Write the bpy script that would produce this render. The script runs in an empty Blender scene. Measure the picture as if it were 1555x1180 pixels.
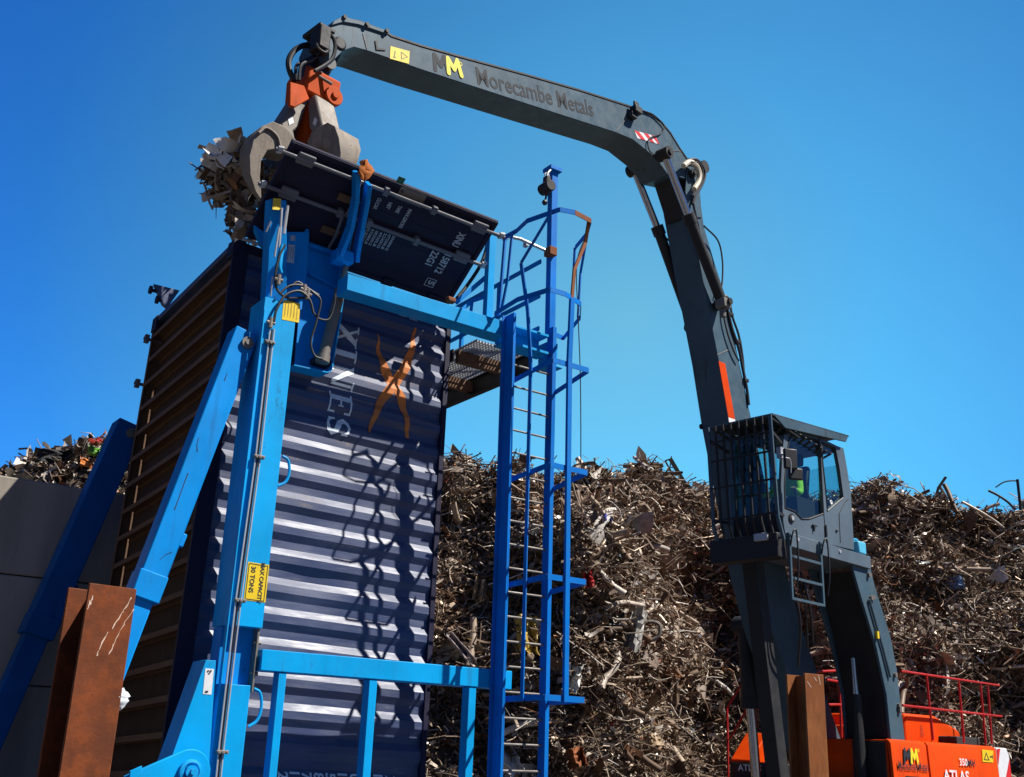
import bpy, bmesh, math, random
import numpy as np
from mathutils import Vector as V, Matrix
random.seed(7)
rng = np.random.default_rng(11)
SC = bpy.context.scene
COL = SC.collection
R = math.radians

# ------------------------------------------------------------------ camera
F, CX, CY, CAMZ = 1639.41, 777.5, 590.0, 1.6
CR = V((0.99931634, -0.01182526, 0.03502866))
CU = V((-0.03697085, -0.3196348, 0.94681928))
CF = V((0.0, 0.94746702, 0.31985347))
EYE = V((0, 0, CAMZ))
cam = bpy.data.objects.new('camera', bpy.data.cameras.new('camera'))
COL.objects.link(cam)
cam.matrix_world = Matrix(((CR.x, CU.x, -CF.x, 0), (CR.y, CU.y, -CF.y, 0), (CR.z, CU.z, -CF.z, CAMZ), (0, 0, 0, 1)))
cam.data.sensor_width = 36.0
cam.data.lens = 36.0 * F / 1555.0
cam.data.clip_start, cam.data.clip_end = 0.1, 5000
SC.camera = cam

# ------------------------------------------------------------------ frames of the place
Ta, Tb, UP = V((0.8179605, 0.57527439, 0)), V((-0.57527439, 0.8179605, 0)), V((0, 0, 1))   # tipper: along its front, into its depth
def T(a, b, z): return Ta * a + Tb * b + UP * z
CO = V((-2.817, 9.782, 6.365))                                                             # container: its near lower corner at the open end
Ca, Cb, Cz = V((0.81799144, 0.57451059, -0.0287679)), V((-0.57522638, 0.81677527, -0.04464037)), V((-0.00214946, 0.0530635, 0.99858883))
def C(a, b, c): return CO + Ca * a + Cb * b - Cz * c
Kh = V((-0.72, -0.694, 0)).normalized(); Kn = V((-Kh.y, Kh.x, 0)); KE = V((2.87, 17.3, 0))  # crane: ahead of it, to its left
def K(u, s, z): return KE + Kh * u + Kn * s + UP * z
def rot(x, y, z): return Matrix(((x.x, y.x, z.x, 0), (x.y, y.y, z.y, 0), (x.z, y.z, z.z, 0), (0, 0, 0, 1)))
RT, RC, RK = rot(Ta, Tb, UP), rot(Ca, Cb, Cz), rot(Kh, Kn, UP)

# points measured off the photograph, dropped on the real plane they lie in
def ray(p): return CR * ((p[0] - CX) / F) + CU * (-(p[1] - CY) / F) + CF
def hit(p, n, d):
    r = ray(p); return EYE + r * ((d - n.dot(EYE)) / n.dot(r))
def onb(p, b): return hit(p, Tb, b)
def ona(p, a): return hit(p, Ta, a)
def onK(p, s): return hit(p, Kn, Kn.dot(KE) + s)
def onKu(p, u): return hit(p, Kh, Kh.dot(KE) + u)
def onC(p, b=0.0): return hit(p, Cb, Cb.dot(CO) + b)
def ony(p, y): return hit(p, V((0, 1, 0)), y)
def onz(p, z): return hit(p, UP, z)

# ------------------------------------------------------------------ mesh helpers
WORLD = {}
def Mw(o): return WORLD.get(o.name, Matrix.Identity(4)) if o else Matrix.Identity(4)
class MB:
    def __init__(s): s.v = []; s.f = []
    def add(s, vs, fs):
        n = len(s.v); s.v += [V(x) for x in vs]; s.f += [tuple(i + n for i in q) for q in fs]; return s
    def prism(s, pts, ext):
        pts = [V(p) for p in pts]; n = len(pts); ext = V(ext)
        return s.add(pts + [p + ext for p in pts], [tuple(range(n - 1, -1, -1)), tuple(range(n, 2 * n))] + [(i, (i + 1) % n, n + (i + 1) % n, n + i) for i in range(n)])
    def box(s, c, x, y, z):   # centre and three half-axis vectors
        c = V(c); vs = [c + x * i + y * j + z * k for k in (-1, 1) for j in (-1, 1) for i in (-1, 1)]
        return s.add(vs, [(0, 2, 3, 1), (4, 5, 7, 6), (0, 1, 5, 4), (2, 6, 7, 3), (0, 4, 6, 2), (1, 3, 7, 5)])
    def frame_box(s, fn, lo, hi):   # box in a frame's own coordinates
        vs = [fn(*(hi[d] if (i >> d) & 1 else lo[d] for d in range(3))) for i in range(8)]
        return s.add(vs, [(0, 2, 3, 1), (4, 5, 7, 6), (0, 1, 5, 4), (2, 6, 7, 3), (0, 4, 6, 2), (1, 3, 7, 5)])
    def bar(s, p, q, w, d, ax, w2=None, d2=None):
        p, q = V(p), V(q); z = (q - p).normalized(); x = (ax - z * ax.dot(z)).normalized(); y = z.cross(x)
        w2 = w if w2 is None else w2; d2 = d if d2 is None else d2
        vs = [p + x * (i * w / 2) + y * (j * d / 2) for j in (-1, 1) for i in (-1, 1)] + [q + x * (i * w2 / 2) + y * (j * d2 / 2) for j in (-1, 1) for i in (-1, 1)]
        return s.add(vs, [(0, 2, 3, 1), (4, 5, 7, 6), (0, 1, 5, 4), (2, 6, 7, 3), (0, 4, 6, 2), (1, 3, 7, 5)])
    def tube(s, pts, r, n=8, closed=False):
        pts = [V(p) for p in pts]; m = len(pts); rs = r if isinstance(r, (list, tuple)) else [r] * m
        t0 = (pts[1] - pts[0]).normalized(); x = t0.orthogonal().normalized(); vs = []
        for i, p in enumerate(pts):
            if closed: t = pts[(i + 1) % m] - pts[i - 1]
            else: t = pts[min(i + 1, m - 1)] - pts[max(i - 1, 0)]
            if t.length < 1e-9: t = t0.copy()
            t.normalize(); x = (x - t * x.dot(t))
            x = x.normalized() if x.length > 1e-6 else t.orthogonal().normalized()
            y = t.cross(x)
            vs += [p + (x * math.cos(2 * math.pi * k / n) + y * math.sin(2 * math.pi * k / n)) * rs[i] for k in range(n)]
        fs = []
        for i in range(m if closed else m - 1):
            a, b = i * n, ((i + 1) % m) * n
            fs += [(a + k, a + (k + 1) % n, b + (k + 1) % n, b + k) for k in range(n)]
        if not closed: fs += [tuple(range(n - 1, -1, -1)), tuple(range((m - 1) * n, m * n))]
        return s.add(vs, fs)
    def cyl(s, p, q, r, n=16, r2=None): return s.tube([p, q], [r, r if r2 is None else r2], n)
    def ring(s, c, ax, r, tr, n=20): 
        x = ax.orthogonal().normalized(); y = ax.normalized().cross(x)
        return s.tube([c + (x * math.cos(i * 2 * math.pi / n) + y * math.sin(i * 2 * math.pi / n)) * r for i in range(n)], tr, 6, True)
    def ball(s, c, r, sx=1, sy=1, sz=1, n=10):
        c = V(c); vs = [c + V((0, 0, -r * sz))]; fs = []; m = n // 2
        for j in range(1, m):
            th = math.pi * j / m - math.pi / 2
            vs += [c + V((math.cos(th) * math.cos(2 * math.pi * k / n) * r * sx, math.cos(th) * math.sin(2 * math.pi * k / n) * r * sy, math.sin(th) * r * sz)) for k in range(n)]
        vs.append(c + V((0, 0, r * sz))); L = len(vs) - 1
        fs += [(0, 1 + (k + 1) % n, 1 + k) for k in range(n)]
        for j in range(m - 2):
            a, b = 1 + j * n, 1 + (j + 1) * n
            fs += [(a + k, a + (k + 1) % n, b + (k + 1) % n, b + k) for k in range(n)]
        a = 1 + (m - 2) * n
        fs += [(a + k, a + (k + 1) % n, L) for k in range(n)]
        return s.add(vs, fs)
    def flat(s, geo, o, ux, uy):   # 2-D geometry laid on a plane
        n = ux.cross(uy).normalized(); return s.add([V(o) + ux * p[0] + uy * p[1] + n * (p[2] if len(p) > 2 else 0) for p in geo[0]], geo[1])
    def build(s, name, m, parent=None, bevel=0.0, label=None, smooth=30):
        W = Mw(parent); Wi = W.inverted(); me = bpy.data.meshes.new(name)
        me.from_pydata([Wi @ x for x in s.v], [], s.f); me.update()
        bm = bmesh.new(); bm.from_mesh(me); bmesh.ops.recalc_face_normals(bm, faces=bm.faces); bm.to_mesh(me); bm.free()
        for mm in (m if isinstance(m, (list, tuple)) else [m]): me.materials.append(mm)
        if smooth:
            me.polygons.foreach_set('use_smooth', [True] * len(me.polygons)); me.set_sharp_from_angle(angle=R(smooth))
        o = bpy.data.objects.new(name, me); COL.objects.link(o)
        if parent: o.parent = parent
        WORLD[o.name] = W.copy()
        if bevel:
            b = o.modifiers.new('bevel', 'BEVEL'); b.width = bevel; b.segments = 2; b.limit_method = 'ANGLE'; b.angle_limit = R(40)
        if label: o['label'] = label
        return o
def crom(pts, k=6):
    pts = [V(p) for p in pts]; P = [pts[0] * 2 - pts[1]] + pts + [pts[-1] * 2 - pts[-2]]; out = []
    for i in range(1, len(P) - 2):
        a, b, c, d = P[i - 1:i + 3]
        for j in range(k):
            t = j / k
            out.append((b * 2 + (c - a) * t + (a * 2 - b * 5 + c * 4 - d) * t * t + (b * 3 - a - c * 3 + d) * t ** 3) * 0.5)
    return out + [pts[-1]]
def thing(name, label, cat, loc, Rm=None, group=None):
    o = bpy.data.objects.new(name, None); COL.objects.link(o); o.empty_display_size = 0.2
    W = Matrix.Translation(V(loc)) @ (Rm if Rm else Matrix.Identity(4)); o.matrix_world = W; WORLD[o.name] = W
    return tag(o, label, cat, group)
def tag(o, label, cat, group=None, kind=None):
    o['label'] = label
    if cat: o['category'] = cat
    if group: o['group'] = group
    if kind: o['kind'] = kind
    return o
def text2d(s, size, bold=0.0, align='LEFT', space=1.0, res=3):
    cu = bpy.data.curves.new('t', 'FONT'); cu.body = s; cu.size = size; cu.offset = bold; cu.align_x = align; cu.resolution_u = res; cu.space_character = space
    ob = bpy.data.objects.new('t', cu); COL.objects.link(ob); dg = bpy.context.evaluated_depsgraph_get()
    me = bpy.data.meshes.new_from_object(ob.evaluated_get(dg))
    g = ([(v.co.x, v.co.y) for v in me.vertices], [tuple(p.vertices) for p in me.polygons])
    bpy.data.objects.remove(ob); bpy.data.curves.remove(cu); bpy.data.meshes.remove(me)
    return g
def shape2d(loops, thick=0.0):   # outline with holes -> mesh (x, y, z)
    cu = bpy.data.curves.new('s', 'CURVE'); cu.dimensions = '2D'; cu.fill_mode = 'BOTH'; cu.extrude = thick / 2
    for lp in loops:
        sp = cu.splines.new('POLY'); sp.points.add(len(lp) - 1); sp.use_cyclic_u = True
        for p, q in zip(sp.points, lp): p.co = (q[0], q[1], 0, 1)
    ob = bpy.data.objects.new('s', cu); COL.objects.link(ob); dg = bpy.context.evaluated_depsgraph_get()
    me = bpy.data.meshes.new_from_object(ob.evaluated_get(dg))
    g = ([tuple(v.co) for v in me.vertices], [tuple(p.vertices) for p in me.polygons])
    bpy.data.objects.remove(ob); bpy.data.curves.remove(cu); bpy.data.meshes.remove(me)
    return g
def stroke2d(pts, w, cap=True):
    pts = [V((p[0], p[1])) for p in pts]; L, Rr = [], []
    for i, p in enumerate(pts):
        d1 = (p - pts[i - 1]).normalized() if i else (pts[1] - p).normalized()
        d2 = (pts[i + 1] - p).normalized() if i < len(pts) - 1 else d1
        t = (d1 + d2); t = t.normalized() if t.length > 1e-3 else d2
        n = V((-t.y, t.x)); ww = (w[i] if isinstance(w, (list, tuple)) else w) / 2
        k = ww / max(0.45, n.dot(V((-d2.y, d2.x)))); L.append(p + n * k); Rr.append(p - n * k)
    vs = [tuple(x) for x in L] + [tuple(x) for x in Rr]; n = len(pts)
    fs = [(i, i + 1, n + i + 1, n + i) for i in range(n - 1)]
    if cap:
        for e, d in ((0, pts[0] - pts[1]), (n - 1, pts[-1] - pts[-2])):
            d.normalize(); ww = (w[e] if isinstance(w, (list, tuple)) else w) / 2; c = pts[e]; b = len(vs)
            a0 = math.atan2(d.y, d.x)
            vs += [tuple(c + V((math.cos(a0 + t), math.sin(a0 + t))) * ww) for t in np.linspace(-math.pi / 2, math.pi / 2, 7)]
            fs.append(tuple(range(b, b + 7)))
    return (vs, fs)
def merge2d(gs):
    vs, fs = [], []
    for i_, g in enumerate(gs):
        n = len(vs); vs += [(p[0], p[1], (p[2] if len(p) > 2 else 0) + i_ * 0.0007) for p in g[0]]; fs += [tuple(i + n for i in f) for f in g[1]]
    return (vs, fs)

# ------------------------------------------------------------------ materials
def nt(name):
    m = bpy.data.materials.new(name); m.use_nodes = True; t = m.node_tree; t.nodes.clear()
    o = t.nodes.new('ShaderNodeOutputMaterial'); p = t.nodes.new('ShaderNodeBsdfPrincipled'); t.links.new(p.outputs[0], o.inputs[0])
    return m, t, p
def N(t, k, **kw):
    n = t.nodes.new(k)
    for a, b in kw.items(): setattr(n, a, b)
    return n
def noise(t, co, scale, detail=6, rough=0.6, vec=None):
    n = N(t, 'ShaderNodeTexNoise'); n.inputs['Scale'].default_value = scale; n.inputs['Detail'].default_value = detail; n.inputs['Roughness'].default_value = rough
    if vec:
        mp = N(t, 'ShaderNodeMapping'); mp.inputs['Scale'].default_value = vec; t.links.new(co, mp.inputs['Vector']); co = mp.outputs[0]
    t.links.new(co, n.inputs['Vector']); return n.outputs['Fac']
def ramp(t, f, stops, const=False):
    r = N(t, 'ShaderNodeValToRGB'); e = r.color_ramp.elements
    if const: r.color_ramp.interpolation = 'CONSTANT'
    while len(e) < len(stops): e.new(0.5)
    for x, (p, c) in zip(e, stops): x.position = p; x.color = (*c, 1) if len(c) == 3 else c
    t.links.new(f, r.inputs[0]); return r.outputs[0]
def mix(t, f, a, b, mode='MIX'):
    m = N(t, 'ShaderNodeMix', data_type='RGBA', blend_type=mode)
    for s, x in ((0, f), (6, a), (7, b)):
        if isinstance(x, (int, float)): m.inputs[s].default_value = x
        elif isinstance(x, tuple): m.inputs[s].default_value = (*x, 1)
        else: t.links.new(x, m.inputs[s])
    return m.outputs[2]
def g3(x): return (x, x, x)
def paint(name, col, rough=0.4, wear=0.35, wearcol=(0.10, 0.045, 0.02), dust=0.25, dustcol=(0.25, 0.22, 0.19), streak=(1, 1, 1), metal=0.0, spec=0.28, bump=0.05, coat=0.0, edge=None, drip=0.0, dripcol=(0.06, 0.03, 0.02), mott=0.72):
    m, t, p = nt(name); co = N(t, 'ShaderNodeTexCoord').outputs['Object']
    big = noise(t, co, 1.3, 5, 0.6); mid = noise(t, co, 6, 8, 0.7, streak); fine = noise(t, co, 45, 4, 0.6)
    dk = tuple(c * mott for c in col)
    c1 = mix(t, ramp(t, big, [(0.35, g3(0)), (0.7, g3(1))]), dk, col)
    c2 = mix(t, ramp(t, mid, [(0.48, g3(0)), (0.80, g3(dust))]), c1, dustcol)
    wr = mix(t, 1.0, ramp(t, mid, [(0.60, g3(0)), (0.70, g3(wear))]), ramp(t, fine, [(0.42, g3(0)), (0.62, g3(1))]), 'MULTIPLY')
    c3 = mix(t, wr, c2, wearcol)
    if drip:
        dr_ = noise(t, co, 1.0, 6, 0.65, (9, 9, 0.55)); d2_ = noise(t, co, 0.9, 3, 0.5)
        c3 = mix(t, mix(t, 1.0, ramp(t, dr_, [(0.56, g3(0)), (0.68, g3(drip))]), ramp(t, d2_, [(0.42, g3(0)), (0.62, g3(1))]), 'MULTIPLY'), c3, dripcol)
    if edge:
        bv = N(t, 'ShaderNodeBevel', samples=4); bv.inputs['Radius'].default_value = 0.014; ge = N(t, 'ShaderNodeNewGeometry'); dd = N(t, 'ShaderNodeVectorMath', operation='DOT_PRODUCT')
        t.links.new(bv.outputs[0], dd.inputs[0]); t.links.new(ge.outputs['Normal'], dd.inputs[1])
        em = ramp(t, dd.outputs['Value'], [(0.75, g3(1)), (0.985, g3(0))]); en_ = noise(t, co, 7, 6, 0.7)
        c3 = mix(t, mix(t, 1.0, em, ramp(t, en_, [(0.46, g3(0)), (0.60, g3(0.8))]), 'MULTIPLY'), c3, edge)
    t.links.new(c3, p.inputs['Base Color'])
    t.links.new(ramp(t, mid, [(0.3, g3(rough * 0.8)), (0.75, g3(min(1, rough * 1.5)))]), p.inputs['Roughness'])
    p.inputs['Metallic'].default_value = metal; p.inputs['Specular IOR Level'].default_value = spec; p.inputs['Coat Weight'].default_value = coat
    b = N(t, 'ShaderNodeBump'); b.inputs['Strength'].default_value = bump; b.inputs['Distance'].default_value = 0.02
    t.links.new(mid, b.inputs['Height']); t.links.new(b.outputs[0], p.inputs['Normal'])
    return m
def plain(name, col, rough=0.5, metal=0.0, spec=0.5):
    m, t, p = nt(name); co = N(t, 'ShaderNodeTexCoord').outputs['Object']
    f = noise(t, co, 14, 6, 0.65)
    t.links.new(mix(t, f, tuple(c * 0.75 for c in col), tuple(min(1, c * 1.2) for c in col)), p.inputs['Base Color'])
    p.inputs['Roughness'].default_value = rough; p.inputs['Metallic'].default_value = metal; p.inputs['Specular IOR Level'].default_value = spec
    return m
m_blue = paint('tipper blue paint', (0.0005, 0.395, 0.86), 0.45, 0.7, (0.015, 0.05, 0.08), 0.22, (0.004, 0.24, 0.48), (1, 1, 0.25), spec=0.16, bump=0.03, edge=(0.10, 0.10, 0.10), drip=0.45, dripcol=(0.015, 0.10, 0.22))
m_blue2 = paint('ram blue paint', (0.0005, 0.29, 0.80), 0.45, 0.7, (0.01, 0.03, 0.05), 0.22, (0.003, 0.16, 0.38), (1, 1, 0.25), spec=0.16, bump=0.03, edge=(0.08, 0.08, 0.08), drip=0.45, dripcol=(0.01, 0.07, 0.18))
m_ladder = paint('ladder royal blue paint', (0.0005, 0.20, 0.70), 0.45, 0.7, (0.02, 0.03, 0.05), 0.22, (0.004, 0.15, 0.36), (1, 1, 0.25), spec=0.16, bump=0.03, edge=(0.08, 0.08, 0.08), drip=0.5, dripcol=(0.02, 0.05, 0.12))
m_ramfar = paint('far ram shade-darkened blue paint', (0.0005, 0.10, 0.36), 0.5, 0.7, (0.02, 0.02, 0.03), 0.3, (0.01, 0.08, 0.2), (1, 1, 0.25), spec=0.16, drip=0.5, dripcol=(0.01, 0.03, 0.08))  # ram blue darkened: the shade on the far ram is put into the colour
m_navy = paint('container navy paint', (0.032, 0.052, 0.135), 0.47, 0.85, (0.22, 0.15, 0.11), 0.40, (0.16, 0.18, 0.24), (0.25, 1, 1.6), spec=0.75, bump=0.12)
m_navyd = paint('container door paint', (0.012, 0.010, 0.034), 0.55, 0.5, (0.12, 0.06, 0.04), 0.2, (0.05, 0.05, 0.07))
m_under = paint('underside rust brown', (0.150, 0.084, 0.050), 0.8, 0.6, (0.10, 0.05, 0.025), 0.4, (0.25, 0.16, 0.10), bump=0.3)
m_ply = paint('container floor ply', (0.062, 0.034, 0.022), 0.85, 0.5, (0.06, 0.04, 0.02), 0.5, (0.05, 0.038, 0.028), (0.4, 1, 0.2), bump=0.3)
m_rod = paint('galvanised rod', (0.15, 0.15, 0.17), 0.5, 0.6, (0.12, 0.06, 0.03), 0.3)
m_grey = paint('crane grey paint', (0.070, 0.124, 0.166), 0.42, 0.5, (0.032, 0.036, 0.040), 0.40, (0.12, 0.16, 0.185), spec=0.2, bump=0.03, edge=(0.22, 0.21, 0.20), drip=0.5, dripcol=(0.035, 0.033, 0.032))
m_greyd = paint('crane dark grey paint', (0.030, 0.030, 0.032), 0.5, 0.3, (0.02, 0.02, 0.02), 0.25, (0.07, 0.065, 0.06), bump=0.03)
m_cab = paint('cab grey paint', (0.125, 0.168, 0.205), 0.35, 0.15, (0.05, 0.05, 0.05), 0.15, (0.15, 0.16, 0.17), bump=0.01, coat=0.1)
m_black = plain('black rubber', (0.012, 0.012, 0.014), 0.5)
m_dark = plain('dark interior', (0.02, 0.02, 0.022), 0.8)
m_chrome = plain('polished rod', (0.55, 0.56, 0.58), 0.22, 1.0)
m_steel = paint('worn steel', (0.22, 0.20, 0.18), 0.55, 0.6, (0.12, 0.06, 0.03), 0.5, (0.30, 0.26, 0.21), metal=0.3, edge=(0.4, 0.38, 0.35))
m_tine = paint('dusty grab steel', (0.26, 0.22, 0.18), 0.62, 0.9, (0.09, 0.055, 0.035), 0.85, (0.44, 0.38, 0.30), bump=0.4, edge=(0.5, 0.48, 0.45), drip=0.7, dripcol=(0.08, 0.055, 0.04))
m_orange = paint('crane orange paint', (0.80, 0.066, 0.001), 0.5, 0.2, (0.1, 0.02, 0.01), 0.12, (0.45, 0.10, 0.02), spec=0.10, bump=0.02, edge=(0.25, 0.06, 0.03), drip=0.5, dripcol=(0.22, 0.03, 0.008))
m_grabor = paint('grab orange paint', (0.62, 0.085, 0.008), 0.55, 0.8, (0.10, 0.06, 0.04), 0.35, (0.34, 0.15, 0.07), spec=0.12, edge=(0.3, 0.24, 0.2), drip=0.5)
m_red = paint('railing red paint', (0.52, 0.02, 0.02), 0.4, 0.2, (0.1, 0.02, 0.02), 0.1)
m_rust = paint('rusty column steel', (0.20, 0.050, 0.013), 0.75, 0.8, (0.045, 0.014, 0.008), 0.9, (0.30, 0.072, 0.018), bump=0.35, drip=0.7, dripcol=(0.045, 0.014, 0.008), edge=(0.30, 0.12, 0.05), mott=0.42)
m_rust2 = paint('orange rusty column steel', (0.29, 0.090, 0.022), 0.75, 0.9, (0.08, 0.026, 0.012), 0.9, (0.40, 0.16, 0.05), (1, 1, .3), bump=0.35, drip=0.7, dripcol=(0.08, 0.026, 0.011), edge=(0.4, 0.2, 0.1), mott=0.5)
m_rusty = paint('rust', (0.24, 0.075, 0.025), 0.8, 0.8, (0.07, 0.03, 0.02), 0.6, (0.32, 0.14, 0.06), bump=0.3)
m_white = plain('white lettering', (0.75, 0.76, 0.78), 0.5)
m_fade = plain('faded white lettering', (0.70, 0.76, 0.80), 0.55)
m_door_txt = plain('greyish door lettering', (0.42, 0.42, 0.46), 0.6)
m_logo_or = paint('orange emblem paint', (0.74, 0.23, 0.05), 0.45, 0.5, (0.1, 0.05, 0.1), 0.2)
m_yel = plain('yellow sticker', (0.82, 0.58, 0.01), 0.45)
m_yel2 = plain('yellow lettering', (0.85, 0.70, 0.02), 0.45)
m_ink = plain('dark lettering', (0.025, 0.028, 0.035), 0.5)
m_letter = plain('grey lettering', (0.022, 0.026, 0.034), 0.6, 0, 0.2)
m_redst = plain('red reflective', (0.70, 0.02, 0.02), 0.4)
m_galv = plain('galvanised', (0.50, 0.51, 0.52), 0.45, 0.4)
m_jerry = plain('light blue plastic', (0.10, 0.50, 0.72), 0.4)
m_hiv = plain('yellow green high visibility cloth', (0.42, 0.85, 0.02), 0.8)
m_skin = plain('skin', (0.50, 0.28, 0.20), 0.6)
m_hair = plain('dark hair', (0.02, 0.014, 0.01), 0.7)
m_cloth = plain('navy trousers', (0.02, 0.025, 0.04), 0.9)
m_wood = paint('orange rag', (0.42, 0.12, 0.02), 0.9, 0.5, (0.1, 0.04, 0.01), 0.4, (0.3, 0.15, 0.06))
def glassmat():
    m, t, p = nt('tinted cab glass')
    out = [n for n in t.nodes if n.type == 'OUTPUT_MATERIAL'][0]
    tr = N(t, 'ShaderNodeBsdfTransparent'); tr.inputs[0].default_value = (0.74, 0.86, 0.86, 1)
    gl = N(t, 'ShaderNodeBsdfGlossy'); gl.inputs['Roughness'].default_value = 0.03; gl.inputs[0].default_value = (0.8, 0.9, 0.95, 1)
    lw = N(t, 'ShaderNodeLayerWeight'); lw.inputs['Blend'].default_value = 0.5; pw = N(t, 'ShaderNodeMath', operation='POWER'); pw.inputs[1].default_value = 4.0; t.links.new(lw.outputs['Facing'], pw.inputs[0]); fr = N(t, 'ShaderNodeMath', operation='MULTIPLY_ADD'); fr.inputs[1].default_value = 0.7; fr.inputs[2].default_value = 0.05; t.links.new(pw.outputs[0], fr.inputs[0])
    ms = N(t, 'ShaderNodeMixShader'); t.links.new(fr.outputs[0], ms.inputs[0]); t.links.new(tr.outputs[0], ms.inputs[1]); t.links.new(gl.outputs[0], ms.inputs[2]); t.links.new(ms.outputs[0], out.inputs[0])
    return m
m_glass = glassmat()
def concrete():
    m, t, p = nt('concrete panel'); co = N(t, 'ShaderNodeTexCoord').outputs['Object']
    a = noise(t, co, 0.8, 6, 0.65); b = noise(t, co, 5, 8, 0.7); s = noise(t, co, 2.0, 6, 0.7, (1.5, 1.5, 0.15))
    c = mix(t, a, (0.29, 0.25, 0.20), (0.42, 0.37, 0.30)); c = mix(t, ramp(t, s, [(0.45, g3(0)), (0.75, g3(0.5))]), c, (0.10, 0.10, 0.10))
    c = mix(t, ramp(t, b, [(0.55, g3(0)), (0.75, g3(0.35))]), c, (0.34, 0.33, 0.31))
    t.links.new(c, p.inputs['Base Color']); p.inputs['Roughness'].default_value = 0.9
    bp = N(t, 'ShaderNodeBump'); bp.inputs['Strength'].default_value = 0.2; bp.inputs['Distance'].default_value = 0.03; t.links.new(b, bp.inputs['Height']); t.links.new(bp.outputs[0], p.inputs['Normal'])
    return m
m_conc = concrete()
def dirt():
    m, t, p = nt('yard dirt'); co = N(t, 'ShaderNodeTexCoord').outputs['Object']
    a = noise(t, co, 0.3, 8, 0.65); b = noise(t, co, 8, 8, 0.7)
    c = mix(t, a, (0.055, 0.045, 0.037), (0.11, 0.095, 0.08)); c = mix(t, ramp(t, b, [(0.5, g3(0)), (0.75, g3(0.5))]), c, (0.06, 0.05, 0.045))
    t.links.new(c, p.inputs['Base Color']); p.inputs['Roughness'].default_value = 0.95
    bp = N(t, 'ShaderNodeBump'); bp.inputs['Strength'].default_value = 0.5; bp.inputs['Distance'].default_value = 0.05; t.links.new(b, bp.inputs['Height']); t.links.new(bp.outputs[0], p.inputs['Normal'])
    return m
m_dirt = dirt()
def scrapmat(name, stops):
    m, t, p = nt(name); g = N(t, 'ShaderNodeNewGeometry'); rnd = g.outputs['Random Per Island']
    co = N(t, 'ShaderNodeTexCoord').outputs['Object']
    c = ramp(t, rnd, stops, True)
    f = noise(t, co, 9, 6, 0.7); f2 = noise(t, co, 0.9, 5, 0.6); f3 = noise(t, co, 0.6, 4, 0.6)
    c = mix(t, ramp(t, f, [(0.40, g3(0)), (0.72, g3(0.65))]), c, (0.050, 0.028, 0.016))
    c = mix(t, ramp(t, f2, [(0.45, g3(0)), (0.68, g3(0.55))]), c, (0.20, 0.118, 0.066)); c = mix(t, ramp(t, f3, [(0.52, g3(0)), (0.72, g3(0.5))]), c, (0.075, 0.062, 0.052))
    t.links.new(c, p.inputs['Base Color'])
    m1 = N(t, 'ShaderNodeMath', operation='MULTIPLY'); m1.inputs[1].default_value = 37.31; t.links.new(rnd, m1.inputs[0])
    m2 = N(t, 'ShaderNodeMath', operation='FRACT'); t.links.new(m1.outputs[0], m2.inputs[0])
    t.links.new(ramp(t, m2.outputs[0], [(0.0, g3(0.35)), (0.5, g3(0.6)), (1.0, g3(0.9))]), p.inputs['Roughness'])
    t.links.new(ramp(t, m2.outputs[0], [(0.0, g3(0.5)), (0.3, g3(0.1)), (1.0, g3(0.0))]), p.inputs['Metallic'])
    return m
m_scrap = scrapmat('mixed scrap', [(0.0, (0.085, 0.055, 0.036)), (0.16, (0.16, 0.108, 0.072)), (0.34, (0.26, 0.185, 0.128)), (0.50, (0.36, 0.270, 0.195)), (0.65, (0.16, 0.075, 0.038)),
                                   (0.71, (0.48, 0.38, 0.28)), (0.83, (0.60, 0.52, 0.44)), (0.92, (0.72, 0.67, 0.60)), (0.965, (0.36, 0.14, 0.04)), (0.984, (0.05, 0.09, 0.20)), (0.988, (0.30, 0.05, 0.04)), (0.992, (0.40, 0.28, 0.05)), (0.996, (0.25, 0.33, 0.36))])
m_scrap2 = scrapmat('brighter mixed scrap', [(0.0, (0.05, 0.04, 0.03)), (0.22, (0.14, 0.10, 0.075)), (0.42, (0.30, 0.25, 0.20)), (0.6, (0.55, 0.50, 0.44)), (0.74, (0.30, 0.15, 0.07)), (0.83, (0.72, 0.66, 0.58)), (0.965, (0.45, 0.18, 0.06)), (0.985, (0.20, 0.24, 0.12)), (0.992, (0.30, 0.07, 0.05))])

# ------------------------------------------------------------------ light
SUN = (Ta * 0.93 - Tb * 1.0 + UP * 1.8).normalized()
lamp = bpy.data.objects.new('sun', bpy.data.lights.new('sun', 'SUN')); COL.objects.link(lamp)
lamp.data.energy = 4.9; lamp.data.angle = R(0.5); lamp.data.color = (1.0, 0.95, 0.87)
lamp.rotation_euler = SUN.to_track_quat('Z', 'Y').to_euler(); lamp.location = (0, 0, 40)
w = bpy.data.worlds.new('World'); SC.world = w; w.use_nodes = True; t = w.node_tree; t.nodes.clear()
wo = N(t, 'ShaderNodeOutputWorld'); bg = N(t, 'ShaderNodeBackground'); sky = N(t, 'ShaderNodeTexSky', sky_type='NISHITA'); sky.sun_disc = False
sky.sun_elevation = math.asin(SUN.z); sky.sun_rotation = math.atan2(SUN.x, SUN.y); sky.altitude = 0; sky.air_density = 1.0; sky.dust_density = 0.3; sky.ozone_density = 3.0
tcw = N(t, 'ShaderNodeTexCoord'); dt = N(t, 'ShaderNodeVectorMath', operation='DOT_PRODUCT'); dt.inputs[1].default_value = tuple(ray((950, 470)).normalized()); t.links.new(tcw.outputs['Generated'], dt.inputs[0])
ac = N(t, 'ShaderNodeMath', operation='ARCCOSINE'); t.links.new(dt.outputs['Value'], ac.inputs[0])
mr = N(t, 'ShaderNodeMapRange'); mr.inputs['From Max'].default_value = R(40); t.links.new(ac.outputs[0], mr.inputs['Value'])
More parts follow.
